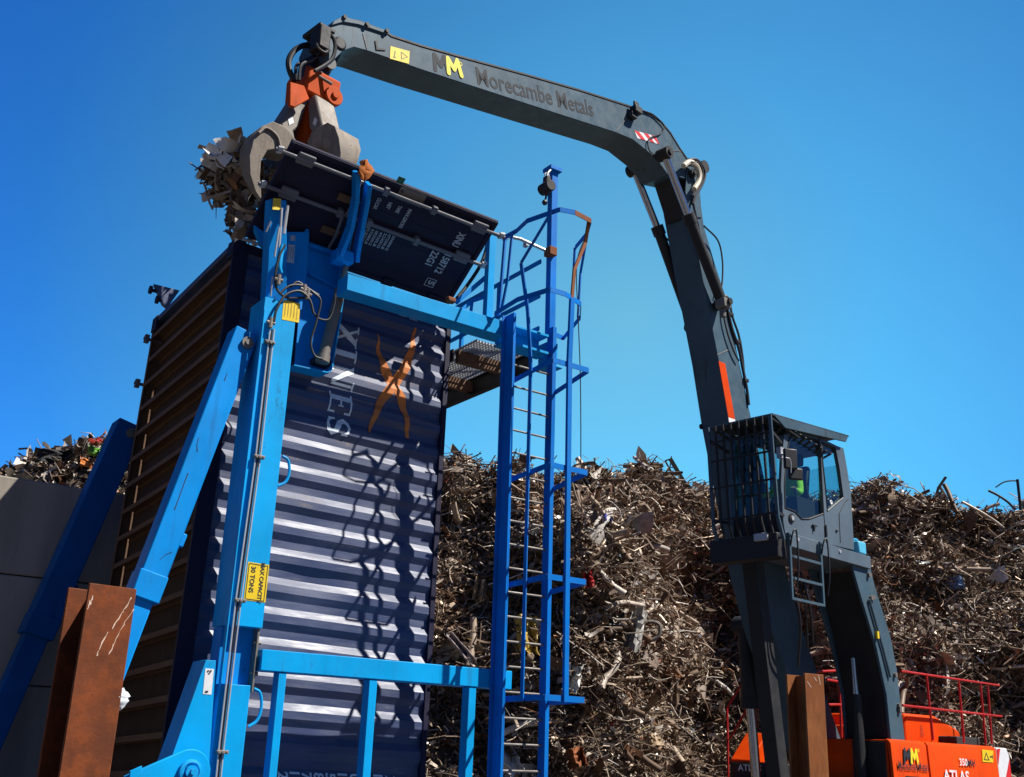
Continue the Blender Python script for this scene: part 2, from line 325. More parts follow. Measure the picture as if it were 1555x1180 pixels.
tint = ramp(t, mr.outputs[0], [(0.0, (.54, 1.05, .90)), (.32, (.30, .90, .99)), (.57, (.19, .62, .80)), (.75, (.10, .47, .86)), (.93, (.085, .40, .90)), (1.0, (.07, .135, .26))])
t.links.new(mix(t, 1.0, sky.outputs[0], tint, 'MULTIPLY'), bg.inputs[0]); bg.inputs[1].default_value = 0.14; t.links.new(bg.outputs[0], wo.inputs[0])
SC.view_settings.view_transform = 'Standard'; SC.view_settings.look = 'None'; SC.view_settings.exposure = 0.6; SC.view_settings.gamma = 1.0
SC.render.engine = 'CYCLES'

# ------------------------------------------------------------------ setting
gnd = MB(); gnd.add([(-900, -300, 0), (900, -300, 0), (900, 1500, 0), (-900, 1500, 0)], [(0, 1, 2, 3)])
g = gnd.build('ground', m_dirt); tag(g, 'bare dirt floor of the scrap yard', None, kind='structure')
# ================================================================== shipping container, stood on its end
box = thing('shipping_container', 'navy shipping container stood on end in the blue frame, its door open at the top', 'container', CO, RC)
PER = 0.2783
def c_of(p): return (CO - onC(p)).dot(Cz)
PH = (c_of((439, 664)) - 0.244) % PER
def prof(c):
    x = (c - PH) % PER
    if x < .070: return 0.0
    if x < .138: return .036 * (x - .070) / .068
    if x < .210: return .036
    return .036 * (1 - (x - .210) / .0683)
CB = []
k = -1
while True:
    base = PH + k * PER
    if base > 6.0: break
    CB += [base, base + .070, base + .138, base + .210]; k += 1
CB = [c for c in CB if 0.10 < c < 5.93]
SIDE = 0.012
rows = [0.08] + CB + [5.98]; na = 42
m = MB(); vs = []; fs = []
for c in rows:
    for i in range(na + 1):
        a = .15 + (2.54 - .15) * i / na
        dent = 0.006 * math.sin(a * 2.3 + c * 1.1) * math.sin(c * 1.7) + 0.004 * math.sin(a * 7 + c * 9) + 0.03 * math.exp(-((a - 1.15) ** 2 / .12 + (c - 3.28) ** 2 / .02))
        vs.append(C(a, SIDE + prof(c) + max(0, dent), c))
for j in range(len(rows) - 1):
    for i in range(na): q = j * (na + 1) + i; fs.append((q, q + 1, q + na + 2, q + na + 1))
side = m.add(vs, fs).build('side_wall', m_navy, box, smooth=20)
m = MB()
m.frame_box(C, (0.0, 0.0, 0.0), (0.155, 0.006, 6.058)); m.frame_box(C, (0.0, 0.006, 0.1), (0.012, 0.05, 5.95)); m.frame_box(C, (0.143, 0.006, 0.1), (0.155, 0.05, 5.95))
m.build('bottom_side_rail', m_navyd, box, 0.004)
m = MB(); m.frame_box(C, (0.0, 2.432, 0.0), (0.155, 2.438, 6.058)); m.frame_box(C, (0.0, 2.39, 0.1), (0.010, 2.432, 5.95)); m.build('bottom_side_rail', m_under, box, 0.003)
m = MB(); m.frame_box(C, (2.525, 0.0, 0.0), (2.585, 0.06, 6.058)); m.build('top_side_rail', m_navyd, box, 0.006)
m = MB(); m.frame_box(C, (2.525, 2.378, 0.0), (2.585, 2.438, 6.058)); m.build('top_side_rail', m_navyd, box, 0.006)
m = MB(); m.frame_box(C, (0.16, 2.40, 0.08), (2.52, 2.43, 6.0)); m.build('side_wall', m_navy, box)
m = MB(); m.frame_box(C, (2.555, 0.062, 0.08), (2.575, 2.376, 6.0)); m.build('roof', m_navyd, box)
m = MB(); m.frame_box(C, (0.16, 0.062, 5.96), (2.52, 2.376, 6.02)); m.build('end_wall', m_navy, box)
# underside
m = MB(); m.frame_box(C, (0.125, 0.052, 0.1), (0.152, 2.388, 5.95)); m.build('floor_boards', m_ply, box)
nx = 20
for i in range(nx):
    c = 0.20 + i * 0.3
    m = MB(); m.frame_box(C, (0.003, 0.052, c), (0.124, 2.386, c + 0.006)); m.frame_box(C, (0.003, 0.052, c + 0.006), (0.009, 2.386, c + 0.052)); m.frame_box(C, (0.117, 0.052, c + 0.006), (0.124, 2.386, c + 0.052))
    m.build('cross_member', m_under, box)
for b0 in (0.0, 2.278):
    m = MB(); m.frame_box(C, (0.0 + .01, b0, 0.0), (2.58, b0 + 0.16, 0.09)); m.build('corner_post', m_navyd, box, 0.008)
m = MB(); m.frame_box(C, (2.50, 0.16, 0.0), (2.58, 2.278, 0.10)); m.build('door_header', m_navyd, box, 0.006)
m = MB(); m.frame_box(C, (0.0, 0.16, -0.005), (0.15, 2.278, 0.06)); m.build('door_sill', m_navy, box, 0.006)
for (a0, b0, c0) in ((-.012, -.006, -.01), (-.012, 2.282, -.01), (2.47, -.006, -.01), (2.47, 2.282, -.01), (-.012, -.006, 5.89), (-.012, 2.282, 5.89), (2.47, -.006, 5.89), (2.47, 2.282, 5.89)):
    o = shape2d([[(0, 0), (.118, 0), (.118, .178), (0, .178)], [(.059 + .030 * math.cos(t), .089 + .052 * math.sin(t)) for t in np.linspace(0, 2 * math.pi, 14, endpoint=False)]], .162)
    m = MB(); m.add([C(a0 + x, b0 + .081 + z, c0 + y) for x, y, z in o[0]], o[1]); m.frame_box(C, (a0 + .02, b0 + .05, c0 + .02), (a0 + .1, b0 + .11, c0 + .158)); m.build('corner_casting', m_navyd, box, 0.006)
# lettering painted on the corrugation
def painted(name, geo, mat, lift=0.004):
    bm = bmesh.new(); vv = [bm.verts.new((p[0], p[1], p[2] if len(p) > 2 else 0)) for p in geo[0]]
    for f in geo[1]:
        try: bm.faces.new([vv[i] for i in f])
        except ValueError: pass
    lo, hi = min(p[0] for p in geo[0]), max(p[0] for p in geo[0])
    for c in CB:
        if lo < c < hi: bmesh.ops.bisect_plane(bm, geom=bm.verts[:] + bm.edges[:] + bm.faces[:], plane_co=(c, 0, 0), plane_no=(1, 0, 0))
    bm.verts.index_update(); bm.verts.ensure_lookup_table()
    m = MB(); m.add([C(v.co.y, SIDE + prof(v.co.x) - lift - v.co.z, v.co.x) for v in bm.verts], [[v.index for v in f.verts] for f in bm.faces]); bm.free()
    return m.build(name, mat, box, smooth=0)
def rects(*rs): return merge2d([([(x0, y0), (x1, y0), (x1, y1), (x0, y1)], [(0, 1, 2, 3)]) for x0, y0, x1, y1 in rs])
H, Y0 = 0.255, 1.20      # letter height, base line; x runs down the container
def shift(g, dx, dy): return ([(p[0] + dx, p[1] + dy) + tuple(p[2:]) for p in g[0]], g[1])
def quad(*p): return (list(p), [(0, 1, 2, 3)])
LX = merge2d([quad((0.03, 0), (0.09, 0), (0.25, H), (0.19, H)), quad((0.20, 0), (0.23, 0), (0.09, H), (0.06, H)), rects((0.0, -.001, .12, .016), (.17, -.001, .26, .016), (.03, H - .016, .12, H), (.16, H - .016, .28, H))])
LI = rects((0.04, 0.012, 0.10, H - .012), (0, 0, .14, .016), (0, H - .016, .14, H))
LN = merge2d([rects((0.03, 0.012, 0.055, H), (0.22, 0, .245, H - .012), (0, 0, .09, .016), (.19, H - .016, .28, H)), quad((0.0, H), (0.07, H), (0.245, 0), (0.195, 0))])
LE = rects((0.03, 0.012, 0.09, H - .012), (0, 0, .22, .018), (0, H - .018, .22, H), (.2, 0, .22, .075), (.2, H - .07, .22, H), (.09, H / 2 - .009, .15, H / 2 + .009), (.14, H / 2 - .03, .155, H / 2 + .03))
LS = merge2d([stroke2d([(.03 + x * .17, y * H) for x, y in ((.95, .78), (.80, .93), (.5, .97), (.2, .90), (.08, .72), (.22, .56), (.5, .48), (.80, .40), (.93, .24), (.78, .08), (.45, .03), (.18, .08), (.03, .22))], [.02, .025, .03, .04, .05, .055, .06, .055, .05, .04, .03, .025, .02], False), rects((0.022, .02, .04, .09), (.185, H - .09, .203, H - .02))])
x0 = 0.50
for g, dx in ((LX, 0), (LI, .30), (LN, .48), (LE, .80), (LS, 1.05)): painted('letter', shift(g, x0 + dx, Y0), m_fade)
def pxy(p): q = onC(p) - CO; return (-q.dot(Cz), q.dot(Ca))
ob = [((575, 505), .012), ((577, 530), .06), ((584, 556), .13), ((597, 580), .15), ((611, 604), .13), ((618, 628), .095), ((620, 648), .07), ((622, 664), .055)]
painted('emblem', stroke2d([pxy(p) for p, w_ in ob], [w_ * .74 for p, w_ in ob], False), m_logo_or)
ob = [((632, 497), .03), ((629, 520), .075), ((622, 548), .14), ((604, 578), .16), ((586, 600), .14), ((574, 622), .095), ((567, 642), .065), ((562, 656), .03)]
painted('emblem', stroke2d([pxy(p) for p, w_ in ob], [w_ * .74 for p, w_ in ob], False), m_logo_or, 0.006)
for i, ch in enumerate('XINU158712'):
    g = text2d(ch, 0.135, 0.003); cc_, a_ = pxy((595 - i * 18.2, 1177 - i * .6)); g0 = min(x for x, y in g[0])
    painted('numeral', ([(x - g0 + cc_, a_ - .047 + y) for x, y in g[0]], g[1]), m_fade)
for (cc, aa, ww) in ((.17, 1.20, .12), (.19, 1.92, .16), (.20, 2.05, .18)): painted('notice', rects((cc, aa, cc + .05, aa + ww * .6)), m_door_txt)
# the open door leaf
AL = R(146)
Dd = Cb * math.cos(AL) + Cz * math.sin(AL); Dn = Cz * math.cos(AL) - Cb * math.sin(AL); DO = C(0.08, -0.02, -0.03)
def D(r, a, o=0.0): return DO + Dd * r + Ca * a + Dn * o         # r from the hinge, a along it, o out of its face
m = MB(); L = 2.42
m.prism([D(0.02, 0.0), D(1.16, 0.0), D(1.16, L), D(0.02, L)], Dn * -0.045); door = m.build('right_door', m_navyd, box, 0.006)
m = MB()
for a0 in (0.0, L - .05): m.prism([D(0.03, a0, .0005), D(1.15, a0, .0005), D(1.15, a0 + .05, .0005), D(0.03, a0 + .05, .0005)], Dn * 0.012)
for r0 in (0.03, 1.10): m.prism([D(r0, .052, .0005), D(r0 + .05, .052, .0005), D(r0 + .05, L - .052, .0005), D(r0, L - .052, .0005)], Dn * 0.012)
for r0 in (.215, .50, .77): m.prism([D(r0, .3, .0005), D(r0 + .035, .3, .0005), D(r0 + .035, L - .3, .0005), D(r0, L - .3, .0005)], Dn * 0.004)
m.build('door_frame', m_navyd, door, 0.003)
m = MB(); m.cyl(D(0, -.02, .02), D(0, L + .02, .02), .016, 10)
m.build('hinge_pin', m_galv, door)
for a0 in (.35, .95, 1.55, 2.12):
    m = MB(); m.prism([D(-.05, a0, .002), D(.10, a0, .002), D(.10, a0 + .13, .002), D(-.05, a0 + .13, .002)], Dn * .03); m.build('hinge', m_navyd, door, 0.004)
def dpx(p):
    q = hit(p, Dn, Dn.dot(DO)) - DO; return q.dot(Dd), q.dot(Ca)
for (p1, p2) in (((559, 280), (749, 349)), ((550, 334), (724, 396))):
    r0 = (dpx(p1)[0] + dpx(p2)[0]) / 2
    m = MB(); m.tube([D(r0, -.13, .05), D(r0, L + .13, .05)], .021, 10); rod = m.build('lock_rod', m_rod, door)
    for a0 in (-.11, L + .06): 
        m = MB(); m.prism([D(r0 - .035, a0, .03), D(r0 + .035, a0, .03), D(r0 + .05, a0 + .05, .03), D(r0 - .02, a0 + .05, .03)], Dn * .04); m.build('cam', m_galv, rod, 0.004)
    for a0 in (.10, L - .28):
        m = MB(); m.prism([D(r0 - .06, a0, .002), D(r0 + .06, a0, .002), D(r0 + .06, a0 + .18, .002), D(r0 - .06, a0 + .18, .002)], Dn * .055); m.build('rod_bracket', m_rod, rod, 0.012)
    for a0 in (.72, 1.05, 1.62):
        m = MB(); m.prism([D(r0 - .045, a0, .002), D(r0 + .045, a0, .002), D(r0 + .045, a0 + .06, .002), D(r0 - .045, a0 + .06, .002)], Dn * .075); m.build('rod_guide', m_rod, rod, 0.008)
    hx = .78 if r0 > .6 else .50
    m = MB(); m.tube(crom([D(r0, hx, .06), D(r0 - .08, hx + .005, .09), D(r0 - .25, hx + .03, .08), D(r0 - .40, hx + .035, .06)], 4), [.018] * 4 + [.016] * 9, 8); m.build('handle', m_rod, rod)
    m = MB(); m.prism([D(r0 - .28, hx - .12, .003), D(r0 - .2, hx - .12, .003), D(r0 - .2, hx + .08, .003), D(r0 - .28, hx + .08, .003)], Dn * .03); m.build('handle_hub', m_under, rod, .005)
def dtext(s, p0, p1, cap, bold=0.03, mat=None):   # from the top left to the top right of the word as it lies in the photo
    g = text2d(s, 1.0, bold); gw = max(v[0] for v in g[0]) - min(v[0] for v in g[0]); g0 = min(v[0] for v in g[0])
    (r0, a0), (r1, a1) = dpx(p0), dpx(p1); k = (r0 - r1) / gw
    m = MB(); m.flat(([((x - g0) * k, y * cap / .70) for x, y in g[0]], g[1]), D(r0, (a0 + a1) / 2 - cap, .014), -Dd, Ca); m.build('lettering', mat or m_door_txt, door, smooth=0)
dtext('XINU', (708, 355), (695, 375), .085); dtext('158712', (685, 388), (669, 416), .085); dtext('5', (660, 427), (657, 433), .07); dtext('22G1', (668, 383), (654, 403), .085)
r5, a5 = dpx((660, 427))
m = MB(); m.flat(stroke2d([(-.02, -.02), (.075, -.02), (.075, .09), (-.02, .09), (-.02, -.02)], .008, False), D(r5, a5 - .08, .015), -Dd, Ca); m.build('lettering', m_door_txt, door, smooth=0)
for s_, p, q in (('MAX.GROSS', (626, 318), (609, 346)), ('TARE', (611, 313), (604, 323)), ('NET', (596, 308), (590, 317)), ('CU.CAP.', (579, 301), (571, 318))): dtext(s_, p, q, .040)
for i, s_ in enumerate(('30480KG', '67200LB', '2230KG', '4920LB', '28250KG', '62280LB', '33.2CU.M', '1172CU.FT')):
    p = (600 - i * 6.3, 358 - i * 2.0); dtext(s_, p, (p[0] - 12, p[1] + 22), .030, .02)
r1, a1 = dpx((622, 287))
m = MB(); m.prism([D(r1, a1 - .10, .014), D(r1 - .14, a1 - .10, .014), D(r1 - .14, a1 + .20, .014), D(r1, a1 + .20, .014)], Dn * .004); pl_ = m.build('data_plate', m_steel, door)
m = MB(); m.prism([D(r1 - .02, a1 - .07, .019), D(r1 - .05, a1 - .05, .019), D(r1 - .07, a1 - .07, .019), D(r1 - .04, a1 - .085, .019)], Dn * .002); m.build('data_mark', m_ink, pl_)
m = MB(); rg, ag = dpx((617, 271)); m.prism([D(rg, ag - .09, .014), D(rg - .07, ag - .09, .014), D(rg - .07, ag - .01, .014), D(rg, ag - .01, .014)], Dn * .003); m.build('door_sticker', plain('green sticker', (.02, .12, .07)), door)
# the other leaf, swung out behind the far side
A2 = R(262); E0 = C(0.08, 2.45, -0.03); Ed = -Cb * math.cos(A2) + Cz * math.sin(A2); En = Cz * math.cos(A2) + Cb * math.sin(A2)
def D2(r, a, o=0.0): return E0 + Ed * r + Ca * a + En * o
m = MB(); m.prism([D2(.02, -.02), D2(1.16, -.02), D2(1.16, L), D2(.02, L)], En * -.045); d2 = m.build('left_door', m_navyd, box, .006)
for r0 in (.28, .82):
    m = MB(); m.cyl(D2(r0, -.16, .05), D2(r0, L + .1, .05), .02, 8); rd = m.build('lock_rod', m_rod, d2)
    m = MB(); m.prism([D2(r0 - .05, -.15, .02), D2(r0 + .05, -.15, .02), D2(r0 + .05, -.10, .02), D2(r0 - .05, -.10, .02)], En * .06); m.build('cam', m_rod, rd, .004)
pc = [onb(p, 12.05) for p in ((234, 431), (273, 441), (254, 468), (247, 462))]
m = MB(); m.prism(pc, Tb * .05); fl_ = m.build('torn_flap', m_navy, box, .004)
for p in ((228, 440), (238, 455)):
    m = MB(); q = onb(p, 12.08); m.cyl(q, q + Ta * .16, .022, 8); m.cyl(q - Ta * .01, q + Ta * .02, .05, 10); m.build('stud', m_navyd, fl_)
# base cradle it stands on is part of the tipper (below)

# ================================================================== tipper
tip = thing('container_tipper', 'blue steel container tipping frame with mast, rams and platform holding the upright container', 'tipper', T(3.6, 9.2, 0), RT)
def fb(name, m_, lo, hi, parent=None, bev=0.006): 
    m = MB(); m.frame_box(T, lo, hi); return m.build(name, m_, parent or tip, bev)
def TP(p, b): q = onb(p, b); return q.dot(Ta), q.z
def tbar(m, p1, p2, w, d, b, **kw): return m.bar(onb(p1, b) + Tb * (d / 2), onb(p2, b) + Tb * (d / 2), w, d, Ta, **kw)
BM = 8.9
# mast
aL, zt = TP((413, 453), BM); aR = TP((460, 461), BM)[0]; zb = TP((345, 949), BM)[1]
aL = TP((378, 690), BM)[0] - .02; aR = TP((427, 690), BM)[0]
sl = fb('mast_sleeve', m_blue, (aL, BM, zb), (aR, BM + .34, zt))
m = MB(); m.frame_box(T, (aL + .05, BM + .12, 0.3), (aR - .02, BM + .30, zb + .3)); m.frame_box(T, (aL + .002, BM + .10, 2.0), (aL + .05, BM + .30, zb - .003)); m.build('mast_core', m_blue2, tip, .004)
zl = TP((352, 1039), BM)[1]
fb('mast_base', m_blue, (aL, BM, 0.0), (aR - .05, BM + .34, zl))
m = MB(); m.frame_box(T, (aR - .03, BM + .02, zl - .05), (aR - .012, BM + .30, zb - .003))
for z in (zl + .10, zb - .12): m.cyl(T(aR - .045, BM + .05, z), T(aR + .02, BM + .05, z), .018, 8)
m.build('guide_plate', m_steel, tip, .003)
# upper inner mast
m = MB(); p1, p2 = onb((420, 470), 9.26), onb((424, 300), 8.98)
m.bar(p1 + Tb * .08, p2 + Tb * .08, .22, .16, Ta, w2=.16); up = m.build('upper_mast', m_blue2, tip, .008)
for (q1, q2, r_) in (((428, 316), (424, 376), .012), ((437, 312), (431, 355), .016), ((424, 345), (417, 390), .010), ((411, 336), (404, 352), .010), ((414, 420), (411, 450), .008)):
    m = MB(); m.cyl(onb(q1, 8.96), onb(q2, 9.0), r_, 8); m.build('guide_rod', m_galv, up)
# head panel with folded rim
po = [(436, 350), (487, 353), (532, 362), (521, 470), (505, 560), (498, 568), (447, 557), (455, 460)]
m = MB(); m.prism([onb(p, 9.44) for p in po], Tb * .012); hp = m.build('head_panel', m_blue2, tip, .003)
rim = [onb(p, 9.24) for p in ((543, 318), (532, 375), (526, 430), (515, 500), (506, 557), (503, 564), (497, 566), (447, 555))]
m = MB()
for i in range(len(rim) - 1): m.prism([rim[i], rim[i + 1], rim[i + 1] + Tb * .195, rim[i] + Tb * .195], (Ta * -.012) if i < 4 else UP * .012)
m.build('rim_plate', m_blue, hp)
m = MB(); tbar(m, (467, 348), (456, 470), .035, .10, 9.33); m.build('stiffener', m_blue2, hp, .003)
m = MB(); tbar(m, (470, 372), (525, 388), .03, .06, 9.37); m.build('stiffener', m_blue2, hp, .003)
m = MB(); tbar(m, (470, 415), (520, 440), .02, .04, 9.39); m.build('stiffener', m_blue2, hp, .003)
m = MB()
pk = [(436, 352), (470, 352), (468, 400), (462, 452), (432, 450)]
m.prism([onb(p, 9.32) for p in pk], Tb * .115); m.build('cover_box', m_blue2, hp, .006)
def sticker(name, pts, b, mat, parent, lines=0, ink=None):
    m = MB(); P = [onb(p, b) for p in pts]; m.prism(P, Tb * .002); s = m.build(name, mat, parent)
    if lines:
        m = MB(); o, u, v = P[0], P[1] - P[0], P[3] - P[0]
        for i in range(lines):
            f = .14 + .72 * i / max(1, lines - 1)
            m.prism([o + u * (f - .03) + v * .12 - Tb * .001, o + u * (f + .03) + v * .12 - Tb * .001, o + u * (f + .03) + v * random.uniform(.6, .88) - Tb * .001, o + u * (f - .03) + v * .86 - Tb * .001], Tb * -.001)
        m.build('printing', ink or m_ink, s)
    return s
m_yk = plain('ochre print', (.45, .30, .01))
sticker('sticker', [(441, 357), (449, 358), (448, 366), (440, 365)], 9.315, m_galv, hp, 2)
sticker('sticker', [(438, 371), (448, 372), (446, 400), (435, 398)], 9.315, m_galv, hp, 3)
sticker('yellow_sticker', [(415, 301), (427, 302), (426, 319), (414, 318)], 8.97, m_yel, up, 4, m_yk)
sticker('yellow_sticker', [(431, 455), (456, 461), (454, 490), (428, 485)], BM - .003, m_yel, sl, 5, m_yk)
cap = sticker('capacity_sign', [(377, 853), (409, 858), (403, 915), (370, 911)], BM - .003, m_yel, sl)
P = [onb(p, BM - .005) for p in ((377, 853), (409, 858), (403, 915), (370, 911))]
e1 = (P[1] - P[0]).normalized(); e2 = (P[3] - P[0]).normalized(); W_, H_ = (P[1] - P[0]).length, (P[3] - P[0]).length
m = MB(); m.flat(stroke2d([(.012, .012), (W_ - .012, .012), (W_ - .012, H_ - .012), (.012, H_ - .012), (.012, .012)], .006, False), P[0], e1, e2)
m.flat(text2d('MAX CAPACITY', .052, .0015, 'CENTER', .92), P[0] + e1 * (W_ * .62) + e2 * (H_ * .5), e2, e1)
m.flat(text2d('30 TONS', .058, .0015, 'CENTER'), P[0] + e1 * (W_ * .18) + e2 * (H_ * .44), e2, e1); m.build('lettering', m_ink, cap, smooth=0)
# hydraulic pipes down the mast
for dx in (0, 4, 8):
    m = MB(); m.tube([onb(p, BM - .03) for p in ((410 + dx * .8, 500), (388 + dx * .9, 694), (358 + dx, 910), (333 + dx * .9, 1128), (327 + dx * .9, 1190))], .0085, 8); m.build('hydraulic_pipe', m_galv if dx != 4 else m_black, tip)
for p in ((393, 694), (364, 912), (337, 1142), (409, 520)):
    m = MB(); q = onb(p, BM - .035); m.box(q, Ta * .05, Tb * .022, UP * .015)
    for d in (-.035, 0, .035): m.cyl(q + Ta * d - Tb * .03, q + Ta * d - Tb * .016, .012, 8)
    m.build('pipe_clamp', m_steel, tip, .003)
m = MB(); m.frame_box(T, (aL - .012, BM - .05, zl), (aL, BM + .0, zt - .15)); m.build('mast_flange', m_blue, tip, .002)
# hoses at the mast head
def hose(pts, b, r, parent, mat=None, bb=None):
    m = MB(); P = [onb(p, (b if bb is None else bb[i])) for i, p in enumerate(pts)]; m.tube(crom(P, 6), r, 8); return m.build('hose', mat or m_black, parent)
hose([(433, 372), (424, 390), (418, 420), (421, 440), (436, 452), (462, 452)], 8.88, .012, tip)
hose([(425, 446), (440, 434), (460, 434), (478, 446), (487, 458), (480, 490), (472, 520), (478, 540), (490, 545)], 8.86, .011, tip)
hose([(416, 488), (420, 470), (434, 448), (455, 442), (470, 455), (476, 476)], 8.85, .013, tip)
hose([(477, 476), (485, 484), (500, 484), (508, 462), (509, 446)], 8.88, .010, tip)
hose([(440, 437), (452, 428), (466, 437), (484, 448)], 8.87, .010, tip)
for p in ((462, 440), (467, 447), (423, 425), (411, 490)):
    m = MB(); q = onb(p, 8.86); m.cyl(q - UP * .05, q + UP * .05, .022, 10); m.cyl(q - Ta * .04, q + Ta * .04, .018, 8); m.build('hose_fitting', m_steel, tip)
m = MB(); m.tube(crom([onb(p, 8.9) for p in ((429, 372), (426, 386), (424, 405), (427, 415))], 4), [.02, .022, .025, .027, .028, .028, .028, .028, .026, .024, .022, .02, .018], 10); m.build('valve', m_blue, tip)
# door holding arm and its cylinder
arm = None
for pts, off in (([(527, 398), (515, 388), (532, 345), (540, 300), (541, 262)], 0), ([(540, 396), (541, 384), (548, 345), (556, 300), (559, 278)], 0)):
    m = MB(); tp = hit(pts[-1], Dn, Dn.dot(DO) + .11); bt = tp.dot(Tb); zt0 = tp.z; P = [onb(p, 9.2 + (bt - 9.2) * max(0, (395 - p[1]) / (395 - pts[-1][1]))) for p in pts]
    for i in range(len(P) - 1): m.bar(P[i], P[i + 1], .045, .14, Ta)
    m.build('door_arm', m_blue2, tip, .004)
m = MB(); tbar(m, (538, 299), (554, 303), .10, .06, 8.95); m.build('arm_spacer', m_blue, tip, .004)
m = MB(); tbar(m, (512, 384), (538, 392), .13, .16, 9.12); m.build('arm_knuckle', m_blue2, tip, .01)
m = MB(); m.cyl(onb((526, 402), 9.22), onb((517, 440), 9.22), .028, 12); m.cyl(onb((517, 440), 9.22), onb((491, 543), 9.22), .056, 14); m.cyl(onb((491, 540), 9.22), onb((489, 550), 9.22), .07, 14)
m.build('arm_cylinder', m_steel, tip)
m = MB(); tbar(m, (478, 545), (503, 552), .06, .12, 9.28); m.build('cylinder_foot', m_greyd, tip, .005)
# bracket and hook at the container's lower edge
m = MB(); m.prism([onb(p, 9.45) for p in ((383, 338), (400, 352), (407, 348), (404, 378), (398, 372))], Tb * .06); m.build('corner_bracket', m_blue2, tip, .004)
# beams and posts
zB1, zB0 = TP((560, 425), 8.88)[1], TP((560, 450), 8.88)[1]
a0, a1 = TP((528, 420), 8.88)[0], 6.72
tb_ = fb('top_beam', m_blue, (a0, 8.88, zB0), (6.14, 9.10, zB1))
m = MB(); m.frame_box(T, (6.142, 8.88, zB1 - .03), (a1, 9.10, zB1)); m.frame_box(T, (6.142, 8.88, zB0 - .06), (a1, 9.10, zB0 - .03)); m.frame_box(T, (6.142, 9.06, zB0 - .03), (a1, 9.08, zB1 - .03)); m.build('platform_end_channel', m_blue, tip, .004)
zl1, zl0 = TP((460, 991), 8.88)[1], TP((460, 1023), 8.88)[1]
fb('lower_beam', m_blue, (TP((399, 984), 8.88)[0], 8.88, zl0), (TP((778, 1015), 8.88)[0], 9.10, zl1))
for (pl, pr_, y) in ((413, 433, 1050), (551, 571, 1065), (703, 722, 1075)):
    x0_, x1_ = TP((pl + 8, y), 8.89)[0], TP((pr_, y), 8.89)[0]
    fb('platform_post', m_blue, (x0_, 8.89, 0.0), (x1_, 8.89 + .12, zl0 - .002))
# cross bracket between the upper beam and container corner, rear platform channel and grating
zc0 = 5.65
m = MB(); m.frame_box(T, (6.74, 9.24, zc0), (6.755, 11.2, zc0 + .24)); m.frame_box(T, (6.68, 9.24, zc0), (6.739, 11.2, zc0 + .014)); m.frame_box(T, (6.68, 9.24, zc0 + .226), (6.739, 11.2, zc0 + .24)); m.build('side_channel', m_greyd, tip, .003)
m = MB(); m.frame_box(T, (5.99, 9.7, zc0 + .1), (6.005, 11.2, zc0 + .24)); m.build('side_channel', m_greyd, tip, .003)
m = MB(); zg = zc0 + .205
for i in range(17): m.frame_box(T, (6.02 + i * .04, 9.26, zg), (6.026 + i * .04, 11.2, zg + .03))
for i in range(36): m.frame_box(T, (6.01, 9.28 + i * .053, zg + .006), (6.67, 9.286 + i * .053, zg + .024))
m.build('grating', m_galv, tip, smooth=0)
m = MB()
for b_ in (9.6, 10.4, 11.15): m.frame_box(T, (6.01, b_, zc0 + .06), (6.735, b_ + .07, zc0 + .2))
m.build('platform_joist', m_under, tip, .004)
m = MB(); m.frame_box(T, (6.80, 8.99, zB0 - .14), (6.93, 9.18, zB1 - .02)); m.frame_box(T, (6.74, 8.92, zB0 - .16), (6.95, 9.18, zB0 - .145)); m.build('corner_box', m_blue, tip, .004)
# handrails round the platform
zf = zB1
def rail(name, pts, r=.022, mat=None): m = MB(); m.tube(pts, r, 8); return m.build(name, mat or m_blue2, tip)
m = MB(); q = onb((747, 350), 9.12); m.frame_box(T, (q.dot(Ta) - .035, 9.1, zf), (q.dot(Ta) + .05, 9.18, q.z)); m.build('gate_post', m_blue, tip, .004)
ga, gz = q.dot(Ta), q.z
rail('handrail', [T(ga, 9.15, gz - .02), onb((790, 363), 8.98), onb((834, 383), 8.95)], .02, m_galv)
for f in (.25, .6): 
    m = MB(); c_ = T(ga, 9.15, gz - .02).lerp(onb((834, 383), 8.95), f); m.box(c_, Ta * .02, Tb * .03, UP * .03); m.build('rail_clamp', m_galv, tip, .004)
for b_ in (9.9, 10.7):
    m = MB(); m.frame_box(T, (6.72, b_, zc0 + .24), (6.76, b_ + .05, zf + 1.0)); m.build('rail_post', m_blue2, tip, .003)
for z in (.15, .55, .98): 
    m = MB(); m.bar(T(6.74, 9.1, zf + z), T(6.74, 11.2, zf + z), .02, .05, Ta); m.build('side_rail', m_blue2, tip)
m = MB(); m.tube(crom([onb((690, 458), 9.3), onb((712, 430), 9.3), onb((732, 398), 9.3), onb((742, 365), 9.3)], 5), .022, 8); m.build('brace_bar', m_greyd, tip)
m = MB(); m.bar(onb((692, 460), 9.28), onb((746, 414), 9.2), .05, .02, UP); m.bar(onb((702, 470), 9.28), onb((717, 457), 9.28), .04, .02, UP); m.bar(onb((717, 457), 9.28), onb((748, 447), 9.2), .04, .02, UP); m.bar(onb((717, 457), 9.28), onb((715, 474), 9.28), .03, .02, Ta); m.build('brace_bar', m_blue2, tip)
m = MB(); q = onb((684, 456), 9.2); m.box(q, Ta * .05, Tb * .04, UP * .03); m.build('stop_block', m_rusty, tip, .015)
# small handle loops
for (p, s) in (((434, 715), 1), ((391, 1073), 1.1)):
    m = MB(); q = onb(p, BM + .03); m.tube(crom([q + Ta * (-.05) + UP * .13 * s, q + Ta * .01 + UP * .1 * s, q + Ta * .035, q + Ta * .01 - UP * .1 * s, q + Ta * (-.06) - UP * .15 * s], 5), .014, 8); m.build('handle', m_blue, tip)
